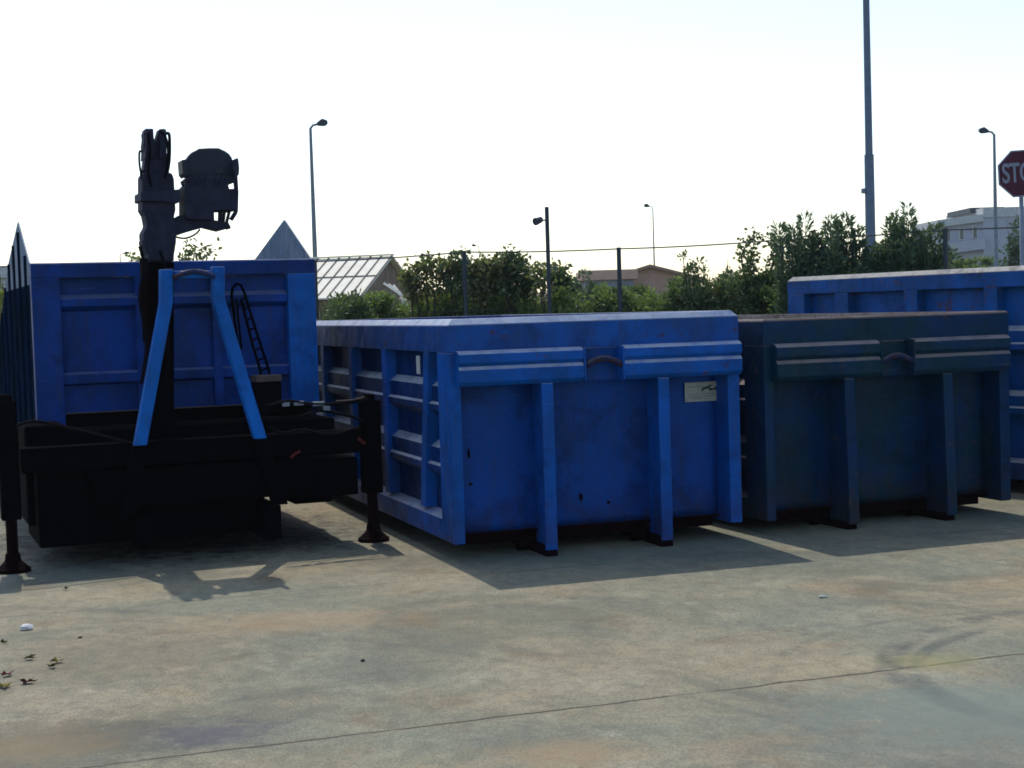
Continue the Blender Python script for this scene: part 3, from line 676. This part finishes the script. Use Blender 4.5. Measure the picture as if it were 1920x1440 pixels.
lump('pebble', 680, 1240, .013, INK, 'small black pebble alone in the middle of the concrete', 'pebble', 2)
lump('pebble', 1543, 1121, .016, PLATE, 'flat white pebble on the concrete in front of the dirty dark container', 'pebble', 3, 1.6)
lump('pebble', 150, 1196, .012, INK, 'tiny dark pebble to the right of the white scrap of paper', 'pebble', 4)

# ------------------------------------------------------------------ fence
FP = [(-250, 492, 28.), (20, 497, 28.), (310, 494, 28.), (590, 488, 28.), (870, 470, 27.3), (1160, 464, 27.), (1465, 447, 26.), (1772, 428, 24.5), (2120, 410, 23.)]
fe = empty('wire_fence', (0, 27, 0), label='dark wire fence with slim posts running behind all the containers', cat='fence')
tops = []
for (u, v, Y) in FP:
    p = at(u, v, Y); tops.append(p); g = MB().tube([(p.x, p.y-27, 0), (p.x, p.y-27, p.z)], .038, 8)
    g.build('post', POLED, fe)
def wire(zf, r, sag=.0):
    pts = []
    for a, b in zip(tops[:-1], tops[1:]):
        for k in range(8):
            f = k/8; q = a.lerp(b, f); pts.append((q.x, q.y-27, q.z*zf - sag*4*f*(1-f)))
    pts.append((tops[-1].x, tops[-1].y-27, tops[-1].z*zf)); return MB().tube(pts, r, 5)
wire(.992, .012, .02).build('top_rail', POLED, fe)
wire(.66, .003, .01).build('tension_wire', POLED, fe); wire(.33, .003, .01).build('tension_wire', POLED, fe)

# ------------------------------------------------------------------ lamps, mast, sign
def street_lamp(u0, v0, u1, v1, Y, d, label, arm=1.35, r=.09):
    """pole from the ground to the pixel (u0,v0) at depth Y, head reaching to side d (+1 right)"""
    p = at(u0, v0, Y); b = at(u1, v1, Y); t = empty('street_lamp', (p.x, Y, 0), label=label, cat='street lamp', group='street lamps beyond the fence')
    MB().tube([(0, 0, -.3), (0, 0, p.z*.5), (0, 0, p.z)], [r*1.25, r, r*.6], 10).build('pole', GALV, t)
    a = MB().tube([(0, 0, p.z-.02), (d*arm*.15, 0, p.z+.10), (d*arm*.45, 0, p.z+.14)], r*.5, 8).build('arm', GALV, t, smooth=True)
    h = MB(); x0, x1 = d*arm*.4, d*arm
    h.prism([(x0, p.z+.08), (x0, p.z+.19), ((x0+x1)/2, p.z+.33), (x1*.98, p.z+.27), (x1, p.z+.15), (x0+(x1-x0)*.7, p.z+.06)], 'y', -.14, .14)
    h.build('lamp_head', POLED, t, .03)
    return t
street_lamp(582, 240, 590, 485, 60, 1, 'tall grey street lamp rising beside the roof of the shed, head pointing right', 1.75/2*.75*1.0+.0)
street_lamp(1864, 252, 1872, 400, 69, -1, 'grey street lamp beside the stop sign, head pointing left', .66)
street_lamp(1224, 390, 1224, 490, 112, -1, 'distant slim street lamp above the tan house', .62, .06)
street_lamp(898, 463, 898, 490, 165, -1, 'smallest faraway street lamp, between the fence post and the camera pole', .75, .07)
street_lamp(225, 478, 225, 490, 160, 1, 'faraway street lamp just showing above the crane container, left of the crane', .95, .08)
p = at(1632, 430, 33); q = at(1612, 0, 33)
mt = empty('floodlight_mast', (p.x, 33, 0), label='thick blue grey steel mast rising out of the frame behind the tall right shrubs', cat='mast')
zs = at(1622, 290, 33).z; Z2 = 13.5; lean = (q.x-p.x)/(q.z-p.z)+.028
sx_ = lambda z: lean*(z-p.z)
MB().tube([(sx_(0), 0, 0), (sx_(zs), 0, zs)], [.115, .098], 14).build('lower_pole', POLEB, mt)
MB().tube([(sx_(zs), 0, zs), (sx_(Z2), 0, Z2)], [.078, .05], 14).build('upper_pole', POLEB, mt)
zb5 = at(1621, 358, 33).z; MB().box(sx_(zb5)-.17, sx_(zb5)-.09, -.08, .05, zb5-.05, zb5+.05).build('junction_box', POLEB, mt, .01)
MB().box(sx_(Z2)-.7, sx_(Z2)+.7, -.05, .05, Z2, Z2+.1).box(sx_(Z2)-.6, sx_(Z2)-.2, -.3, -.06, Z2+.1, Z2+.4).box(sx_(Z2)+.2, sx_(Z2)+.6, -.3, -.06, Z2+.1, Z2+.4).build('floodlight', POLEB, mt, .02)
p = at(1025, 388, 26.4)
cp = empty('camera_pole', (p.x, 26.4, 0), label='dark upright pole by the fence with a small floodlight bracketed on its left', cat='pole')
MB().tube([(0, 0, 0), (0, 0, p.z)], .036, 10).build('pole', POLED, cp)
zc = at(1012, 414, 26.4).z; g = MB().tube([(0, 0, zc), (-.09, -.02, zc+.01)], .014, 6)
g.tube([(-.08, -.02, zc+.02), (-.10, -.02, zc+.02), (-.17, -.10, zc-.01), (-.20, -.13, zc-.02)], [.02, .05, .06, .065], 12); g.build('floodlight', POLED, cp)
# stop sign
YS = 20.5; pc = at(1916, 325, YS); R_ = 43.5/F*YS/math.cos(math.pi/8)
ss = empty('stop_sign', (pc.x, YS, 0), -.05, label='red octagonal stop sign on a grey post at the right edge', cat='stop sign')
def octo(r, y0, y1, cz, roll=0.04):
    return MB().prism([(r*math.cos(math.pi/8+k*math.pi/4+roll), cz+r*math.sin(math.pi/8+k*math.pi/4+roll)) for k in range(8)], 'y', y0, y1)
octo(R_, .0, .012, pc.z).build('rim', SIGNW, ss); octo(R_*.94, -.004, -.001, pc.z).build('face', SIGNR, ss)
MB().tube([(0, .045, 0), (0, .045, pc.z+.2)], .030, 12).build('post', GALV, ss, smooth=True)
MB().box(-.05, .05, .013, .055, pc.z-.15, pc.z-.11).box(-.05, .05, .013, .055, pc.z+.11, pc.z+.15).build('clamp', GALV, ss)
tcv = bpy.data.curves.new('lettering', 'FONT'); tcv.body = 'STOP'; tcv.size = .335; tcv.align_x = 'CENTER'; tcv.align_y = 'CENTER'; tcv.extrude = .002; tcv.offset = .006; tcv.space_character = .95
to = bpy.data.objects.new('tmp', tcv); COL.objects.link(to); bpy.context.view_layer.update()
me = bpy.data.meshes.new_from_object(to.evaluated_get(bpy.context.evaluated_depsgraph_get())); bpy.data.objects.remove(to)
me.materials.clear(); me.materials.append(SIGNW); lo = bpy.data.objects.new('lettering', me); COL.objects.link(lo); lo.parent = ss
lo.location = (0, -.0075, pc.z); lo.rotation_euler = (math.pi/2, -.04, 0); lo.scale = (.66, 1.05, 1)

# ------------------------------------------------------------------ buildings beyond
ROOFW = simple('weathered_white_sheet', (.88, .83, .70), (.80, .73, .58), .7, scale=3)
BATT = simple('roof_batten', (.20, .19, .15), None, .8); BOARD = simple('brown_boards', (.30, .22, .16), (.18, .13, .10), .9, scale=5)
TANW = simple('tan_render', (.62, .39, .29), (.52, .33, .24), .9, scale=2); GREYW = simple('grey_render', (.26, .28, .31), None, .9, scale=2)
TILE = simple('clay_tiles', (.36, .23, .17), (.26, .16, .12), .9, scale=6); GLASS = simple('dark_window_glass', (.03, .04, .05), None, .15, spec=.6)
APW = simple('apartment_wall', (.44, .45, .51), (.38, .39, .46), .9, scale=1); APL = simple('pale_concrete_band', (.62, .63, .62), None, .9); CREAM = simple('cream_boards', (.42, .36, .24), (.30, .25, .16), .9)

# shed
e0 = Vector(((670-960)/F*38, 38, 0)); 
er = at(670, 558, 38); ap = at(728, 483, 40)
hv = Vector((ap.x-er.x, ap.y-er.y, 0)); hw_ = hv.length; ang = math.atan2(hv.y, hv.x)-math.pi/2     # local +y = across the gable
sh = empty('shed', (er.x, er.y, 0), ang, cat='shed', label='shed with pale ribbed sheet roof and brown board gable, beyond the fence')
Ls = 6.0; ze, zr = er.z, ap.z
MB().box(-Ls+.1, -.06, .12, .16, 0, ze+.02).box(-Ls+.1, -.06, 2*hw_-.16, 2*hw_-.12, 0, ze+.02).build('wall', BOARD, sh)
gb = MB()
for k in range(15):
    y0 = .12+(2*hw_-.24)*k/15; y1 = .12+(2*hw_-.24)*(k+.93)/15; hh = lambda y: ze+(zr-ze)*(1-abs(y-hw_)/hw_)-.04
    gb.prism([(y0, 0), (y1, 0), (y1, hh(y1)), ((y0+y1)/2, max(hh(y0), hh(y1))), (y0, hh(y0))], 'x', -.10-.012*(k % 2), -.04)
gb.build('gable', BOARD, sh)
def slope(y0, z0, y1, z1):
    o = MB(); o.hexa([(-Ls, y0, z0), (.12, y0, z0), (.12, y1, z1), (-Ls, y1, z1)], [(-Ls, y0, z0+.035), (.12, y0, z0+.035), (.12, y1, z1+.035), (-Ls, y1, z1+.035)])
    r = o.build('roof', ROOFW, sh); b = MB()
    for k in range(22):
        x = .10-k*.29
        if x < -Ls: break
        b.hexa([(x-.014, y0, z0+.037), (x+.014, y0, z0+.037), (x+.014, y1, z1+.037), (x-.014, y1, z1+.037)], [(x-.014, y0, z0+.06), (x+.014, y0, z0+.06), (x+.014, y1, z1+.06), (x-.014, y1, z1+.06)])
    ym, zm = (y0+y1)/2, (z0+z1)/2; b.box(-Ls, .12, ym-.015, ym+.015, zm+.03, zm+.06)
    b.build('batten', BATT, r)
slope(-.05, ze-.02, hw_, zr); slope(2*hw_+.05, ze-.02, hw_+.001, zr)
MB().box(-Ls, .14, hw_-.06, hw_+.06, zr+.05, zr+.09).build('ridge_cap', ROOFW, sh)
lp_ = MB()
for k in range(3):
    a = at(720+k*9, 531+k*2, 38.2); b = at(752+k*5, 552+k*6, 37.6); lp_.bar(a, b, .05, .03)
    lp_.bar(b, (b.x+.5, b.y-.1, 0), .05, .03)
tag(lp_.build('leaning_plank', ROOFW), 'three pale planks leaning against the gable of the shed', 'planks')

def house(u, vt, Y, w, dpt, zr, ze, wall, roof, label, rz=0., nm='house', wins=2, sty=1, flat=False, gable='x', chim=True):
    p_ = at(u, vt, Y); t = empty(nm, (p_.x, Y, 0), rz, label=label, cat='house')
    MB().box(-w/2, w/2, 0, dpt, 0, ze).build('wall', wall, t)
    if flat: MB().box(-w/2-.2, w/2+.2, -.2, dpt+.2, ze+.002, zr).build('roof', roof, t, .03)
    else:
        o_ = .4; q = MB()
        if gable == 'x':      # ridge runs along x
            q.prism([(-o_, ze-.1), (dpt/2, zr), (dpt+o_, ze-.1), (dpt+o_, ze-.22), (dpt/2, zr-.14), (-o_, ze-.22)], 'x', -w/2-o_, w/2+o_)
            MB().prism([(0.01, ze+.001), (dpt-.01, ze+.001), (dpt/2, zr-.16)], 'x', -w/2+.01, w/2-.01).build('gable', wall, t)
        else:
            q.prism([(-w/2-o_, ze-.1), (0, zr), (w/2+o_, ze-.1), (w/2+o_, ze-.22), (0, zr-.14), (-w/2-o_, ze-.22)], 'y', -o_, dpt+o_)
            MB().prism([(-w/2+.01, ze+.001), (w/2-.01, ze+.001), (0, zr-.16)], 'y', .01, dpt-.01).build('gable', wall, t)
        q.build('roof', roof, t)
        if chim: MB().box(w*.18, w*.18+.5, dpt*.3, dpt*.3+.5, ze, zr+.5).build('chimney', wall, t)
    for s_ in range(sty):
        for k in range(wins):
            x = -w/2+w*(k+.5)/wins; z = 1.0+s_*2.9
            f = MB().box(x-.55, x+.55, -.05, .0-.002, z-.05, z+1.35).build('window', APL, t); MB().box(x-.45, x+.45, -.06, -.051, z+.05, z+1.25).build('pane', GLASS, f)
    return t
def zat(u, v, Y): return at(u, v, Y).z
house(1218, 515, 75, 4.6, 6, zat(1215, 496, 75), zat(1215, 522, 75), TANW, TILE, 'tan house with brown tiled gable seen over the hedge', gable='y', wins=2, chim=False)
house(1142, 515, 72, 2.2, 5, zat(1142, 506, 72), zat(1142, 525, 72), GREYW, TANW, 'low grey annex with flat tan parapet on the left of the tan house', flat=True, wins=1)
house(1075, 560, 90, 5, 6, zat(1075, 545, 90), zat(1075, 560, 90), GREYW, TILE, 'grey house glimpsed over the hedge between camera pole and fence post')
house(808, 560, 80, 3.6, 6, zat(808, 541, 80), zat(808, 556, 80), GREYW, TILE, 'small grey house with brown roof glimpsed behind the climbing shrubs', wins=2)
house(905, 560, 60, 2.4, 4, zat(905, 553, 60), zat(905, 575, 60), GREYW, APL, 'small pale building with flat roof seen just right of the fence post', flat=True, wins=2)
house(-20, 505, 60, 6, 6, zat(0, 499, 60), zat(0, 522, 60), WHITE, WHITE, 'white building just showing at the left edge behind the fence', flat=True, wins=2)
a, b = at(872, 580, 40), at(926, 580, 40)
gw = empty('board_fence', (a.x, 40, 0), label='short cream board fence with white cap behind the hedge', cat='fence')
g = MB()
for k in range(9): g.box(k*(b.x-a.x+.6)/9-.3, (k+.85)*(b.x-a.x+.6)/9-.3, 0, .03, 0, a.z-.02)
g.build('board', CREAM, gw); MB().box(-.32, b.x-a.x+.32, -.03, .06, a.z-.015, a.z+.06).build('cap', WHITE, gw)

# apartment block, right
YB = 150.
pA = at(1776, 470, YB); ab = empty('apartment_block', (pA.x, YB, 0), .0, label='hazy grey apartment block with balconies behind the stop sign', cat='apartment block')
S_ = YB/F; u2x = lambda u: (u-1776)*S_; roofz = zat(1830, 405, YB)
w1, w2 = u2x(1842), u2x(1990)
zl = zat(1776, 424, YB); zr_ = zat(1842, 404, YB)
MB().hexa([(0, 2.5, 0), (w1, 0, 0), (w1, 12, 0), (0, 12, 0)], [(0, 2.5, zl), (w1, 0, zr_-.6), (w1, 12, zr_-.6), (0, 12, zl)]).build('wing_wall', APW, ab)
MB().hexa([(-.3, 2.0, zl+.002), (w1-.002, -.5, zr_-.59), (w1-.002, 12.3, zr_-.59), (-.3, 12.3, zl+.002)], [(-.3, 2.0, zl+.7), (w1-.002, -.5, zr_+.1), (w1-.002, 12.3, zr_+.1), (-.3, 12.3, zl+.7)]).build('parapet', APL, ab)
MB().box(w1+.001, w2, -.3, 12, 0, zr_-.2).build('main_wall', APW, ab)
MB().box(w1+.001, w2, -.45, 12.2, zr_-.198, zr_+.7).build('roof_band', APL, ab)
zp = zat(1860, 396, YB); MB().box(u2x(1838), u2x(1890), 3, 9, zr_+.702, zp).build('penthouse', APW, ab)
MB().box(u2x(1832), u2x(1896), 2, 10, zp+.001, zp+.5).build('penthouse_roof', POLED, ab)
for fl in range(3):
    z = zl-2.6-fl*3.0
    sl = MB().hexa([(.1, 1.2, z), (w1-.1, -1.3, z+.3), (w1-.1, .0, z+.3), (.1, 2.4, z)], [(.1, 1.2, z+1.0), (w1-.1, -1.3, z+1.3), (w1-.1, .0, z+1.3), (.1, 2.4, z+1.0)]).build('balcony', APW, ab)
    for k in range(3):
        x = .4+k*1.05; y = 2.5*(1-x/w1); z1 = z+1.15+.1*k
        f = MB().box(x, x+.75, y-.35, y-.15, z1, z1+1.2).build('window', APL if k != 1 else WHITE, ab); MB().box(x+.1, x+.4, y-.37, y-.352, z1+.1, z1+1.1).build('pane', GLASS, f)
    for k in range(3):
        x = w1+3.6+k*1.6; f = MB().box(x, x+.7, -.36, -.302, z+1.2, z+2.3).build('window', APW, ab); MB().box(x+.08, x+.62, -.38, -.361, z+1.28, z+2.22).build('pane', GLASS, f)

# ------------------------------------------------------------------ vegetation
def bx_(u, vt, Y, hw, label, mat, seed, **k):
    if Y < 30 and 'n' not in k: k['n'] = 10500; k.setdefault('low', .42); k['leaf'] = .085; hw *= 1.22
    p_ = at(u, vt, Y); return bush((p_.x, Y, 0), hw, p_.z, label, mat, seed, **k)
bx_(625, 545, 27.6, .62, 'dark bushy shrub right beside the blue corner of the crane container', DG, 1)
bx_(698, 556, 28.8, .62, 'light green shrub in front of the pale shed roof', LG, 2)
bx_(768, 540, 28.6, .60, 'green shrub under the brown gable of the shed', LG, 3)
bx_(835, 548, 28.9, .50, 'dark low shrub just left of the fence post that stands over the plated container', DG, 4, low=.3)
bx_(948, 545, 28.6, .55, 'dark green shrub between the fence post and the camera pole', DG, 5)
bx_(1008, 548, 28.2, .45, 'light green shrub directly left of the camera pole', LG, 6)
bx_(1070, 546, 27.6, .50, 'light green shrub directly right of the camera pole', LG, 7)
bx_(1130, 542, 27.8, .50, 'dark leafy shrub just left of the fence post near the tan house', DG, 8)
bx_(1195, 540, 27.6, .50, 'olive shrub below the left end of the tan house', LG, 9)
bx_(1255, 522, 27.2, .50, 'tall light green shrub below the right end of the tan house', LG, 10)
bx_(1320, 528, 26.8, .55, 'dark green shrub behind the top corner of the plated container', DG, 11)
bx_(1385, 522, 26.6, .55, 'broad dark shrub behind the gap between plated and dark containers', DG, 12)
bx_(1445, 500, 26.4, .50, 'dense green shrub next to the left end of the tall right container', LG, 13)
bx_(1308, 466, 26.6, .35, 'tall loose shrub with sky showing through, left of the sparse arching vine', DG, 14, n=2400, low=.55)
bx_(1355, 478, 26.9, .32, 'open twiggy shrub standing right of the tall loose one', DG, 15, n=1800, low=.5)
for k_, (u_, v_, m_, lb_) in enumerate([(663, 552, DG, 'dark shrub wedged between the blue crane container corner shrub and the shed shrub'), (735, 556, LG, 'light shrub at the foot of the shed gable planks'),
        (872, 556, LG, 'light low shrub at the foot of the fence post over the plated container'), (905, 558, DG, 'low dark shrub in front of the short cream board fence'), (975, 552, LG, 'light shrub midway between the cream board fence and camera pole'),
        (812, 556, DG, 'dark shrub filling the foot of the loose arching shrub by the shed'), (852, 552, DG, 'dark shrub just left of the light low shrub at the fence post foot'), (925, 550, DG, 'dark shrub at the foot of the dense brownish climbing shrub'), (1040, 552, DG, 'dark low shrub at the foot of the camera pole on its right'), (1100, 548, LG, 'light shrub under the distant round tree crown'), (1162, 550, LG, 'light shrub wrapped round the foot of the post beside the tan house'),
        (1225, 545, DG, 'dark shrub under the middle of the tan house gable'), (1290, 535, LG, 'light shrub at the foot of the tall loose shrub'), (1352, 530, LG, 'light shrub at the foot of the open twiggy shrub'), (1415, 522, LG, 'light shrub under the sparse arching vine'),
        (1470, 470, DG, 'dark dense shrub touching the left end of the tall worn container')]):
    bx_(u_, v_, 28.3-max(0, u_-1150)/160, .55, lb_, m_, 80+k_)
for k_, (u_, v_, lb_) in enumerate([(1528, 452, 'broad dark shrub between the first two upright shrubs of the right row'), (1600, 458, 'broad dark shrub left of the thick mast foot'), (1655, 452, 'broad dark shrub right of the thick mast foot'), (1722, 455, 'broad dark shrub under the highest pointed shrub')]):
    bx_(u_, v_, 25.3, .5, lb_, OG, 100+k_)
bx_(8, 505, 24.5, .28, 'yellow green shrub at the left edge beside the crane container', YG, 16, n=3500)
bx_(-12, 590, 19.5, .55, 'dark leafy bush at the left edge directly behind the left outrigger', DG, 71, n=7000)
bx_(1095, 508, 62, .95, 'round blue green tree crown far behind the hedge, right of the camera pole', OG, 17, n=4500, leaf=.16, name='tree', cat='tree', group='trees beyond the fence', low=.4)
for k, (u, v, lb) in enumerate([(1795, 486, 'hazy green hedge bush at the foot of the apartment block, leftmost'), (1838, 480, 'hazy green hedge bush in the middle of the apartment block foot'), (1885, 484, 'hazy green hedge bush at the foot of the apartment block, under the stop sign')]):
    bx_(u, v, 75, 1.3, lb, LG, 30+k, n=4500, leaf=.18, group='bushes in front of the apartment block', low=.3)
bx_(1908, 405, 60, .65, 'slender pale tree rising behind the stop sign post', OG, 33, n=3200, leaf=.15, name='tree', cat='tree', group='trees beyond the fence', low=.45)

def upx(uc, Y, tp, label, seed):
    p0 = at(uc, 500, Y); tops_ = [(at(u, v, Y).x-p0.x, at(u, v, Y).z) for u, v in tp]
    return shoots((p0.x, Y, 0), .4, tops_, label, OG, seed)
upx(1500, 25.3, [(1475, 425), (1490, 430), (1514, 405), (1530, 440)], 'upright dark green shrub above the left end of the tall worn container', 41)
upx(1567, 25.2, [(1548, 412), (1562, 420), (1578, 403), (1590, 425)], 'upright dark green shrub with twin tops, left of the thick mast', 42)
upx(1622, 25.0, [(1610, 430), (1625, 455), (1640, 470)], 'low upright dark shrub directly in front of the thick mast', 43)
upx(1672, 25.0, [(1655, 412), (1672, 400), (1685, 425)], 'upright dark green shrub just right of the thick mast', 44)
upx(1708, 24.9, [(1703, 390), (1697, 420), (1715, 440)], 'highest pointed shrub of the right row, with a single spike', 45)
upx(1745, 24.9, [(1738, 435), (1748, 426), (1760, 452)], 'small upright shrub between the pointed one and the right fence post', 46)

def cl(uc, Y, arcs, label, mat, seed, **k):
    p0 = at(uc, 560, Y)
    A_ = []
    rng = random.Random(seed)
    for a_ in arcs:
        pts = [(rng.uniform(-.1, .1), 0, 0)]
        for u, v in a_:
            q_ = at(u, v, Y); pts.append((q_.x-p0.x, rng.uniform(-.2, .2), q_.z))
        A_.append(pts)
    return climber((p0.x, Y, 0), A_, label, mat, seed, **k)
cl(795, 28.0, [[(770, 545), (765, 515), (785, 500), (800, 492)], [(800, 540), (800, 505), (812, 496), (825, 510)], [(780, 555), (772, 530), (762, 520)], [(815, 550), (826, 525), (838, 505), (832, 492)]],
   'loose climbing shrub with arching stems, right of the shed gable', BG, 51, per=230)
cl(850, 28.1, [[(845, 540), (846, 505), (852, 488), (864, 482)], [(858, 545), (862, 515), (850, 500)], [(870, 540), (880, 510), (886, 500)]], 'climbing shrub wrapped round the fence post above the plated container', DG, 52, per=230)
cl(918, 28.0, [[(905, 550), (898, 520), (905, 500), (915, 492)], [(920, 550), (922, 515), (930, 498), (942, 500)], [(935, 550), (945, 525), (955, 512)], [(910, 560), (915, 530), (922, 510)], [(890, 550), (888, 525), (894, 505)]],
   'dense brownish climbing shrub between the fence post and the camera pole', BG, 53, per=420)
cl(962, 27.9, [[(950, 545), (948, 500), (958, 484), (966, 483)], [(965, 545), (975, 510), (972, 490)], [(985, 550), (992, 530), (998, 520)]], 'rounded climbing shrub left of the camera pole, its top loop against the sky', DG, 54, per=300)
cl(1022, 27.2, [[(1015, 545), (1008, 518), (1012, 505), (1003, 500)], [(1020, 548), (1024, 520), (1034, 500)]], 'thin sparse twigs climbing the camera pole', BG, 55, per=90)
cl(1046, 27.7, [[(1045, 550), (1036, 525), (1040, 516), (1052, 516)], [(1050, 550), (1058, 530), (1060, 520)]], 'small round topped shrub immediately right of the camera pole', DG, 56, per=330)
cl(1425, 26.5, [[(1395, 540), (1388, 480), (1400, 452), (1425, 442), (1448, 448), (1462, 460)], [(1440, 530), (1450, 490), (1458, 470)], [(1415, 540), (1405, 500), (1412, 478)]], 'sparse vine arching against the sky left of the tall right container', DG, 57, per=220, leaf=.08, clump=.07)
cl(355, 26.8, [[(345, 540), (338, 495), (342, 475)], [(358, 540), (362, 490), (370, 470), (385, 466)], [(370, 530), (376, 488), (398, 470)], [(350, 520), (352, 480), (366, 462)]], 'sparse leafy twigs showing above the crane container, right of the crane column', DG, 58, per=60, leaf=.09, clump=.07)
cl(252, 26.8, [[(245, 520), (243, 492), (250, 484)], [(258, 520), (262, 492), (268, 486)]], 'low leafy twigs showing above the crane container, left of the crane column', LG, 59, per=50, leaf=.08, clump=.05)

# haze ---------------------------------------------------------------------
hz = MB().box(-160, 190, -40, 215, -1.1, 17).build('haze', bpy.data.materials.new('haze_air')); tag(hz, kind='stuff')
hm = hz.data.materials[0]; hm.use_nodes = True; hn = hm.node_tree; hn.nodes.remove(hn.nodes['Principled BSDF'])
pv = hn.nodes.new('ShaderNodeVolumePrincipled'); pv.inputs['Density'].default_value = .0003; pv.inputs['Color'].default_value = (.86, .92, 1, 1); pv.inputs['Anisotropy'].default_value = .3
hn.links.new(pv.outputs[0], hn.nodes['Material Output'].inputs['Volume'])
# ------------------------------------------------------------------ light
SUN_AZ = math.atan2(-.27, .963); SUN_EL = math.radians(54.8)
w = bpy.data.worlds.new('World'); S.world = w; w.use_nodes = True; nt = w.node_tree
sky = nt.nodes.new('ShaderNodeTexSky'); sky.sky_type = 'NISHITA'; sky.sun_disc = False
sky.sun_elevation = SUN_EL; sky.sun_rotation = SUN_AZ; sky.air_density = 1.0; sky.dust_density = 1.0; sky.ozone_density = 1.0; sky.altitude = 50
nt.links.new(sky.outputs[0], nt.nodes['Background'].inputs[0]); nt.nodes['Background'].inputs[1].default_value = .15
sd = bpy.data.lights.new('sun', 'SUN'); sd.energy = 2.1; sd.angle = math.radians(.55); sd.color = (1, .93, .82)
so = bpy.data.objects.new('sun', sd); COL.objects.link(so)
dirv = Vector((math.sin(SUN_AZ)*math.cos(SUN_EL), math.cos(SUN_AZ)*math.cos(SUN_EL), math.sin(SUN_EL)))
so.rotation_euler = dirv.to_track_quat('Z', 'Y').to_euler(); so.location = dirv*60

S.view_settings.view_transform = 'Standard'; S.view_settings.look = 'None'; S.view_settings.gamma = 1; S.view_settings.exposure = 0.42
S.render.engine = 'CYCLES'; S.cycles.pixel_filter_type = 'BLACKMAN_HARRIS'; S.cycles.filter_width = 1.7
S.cycles.max_bounces = 6
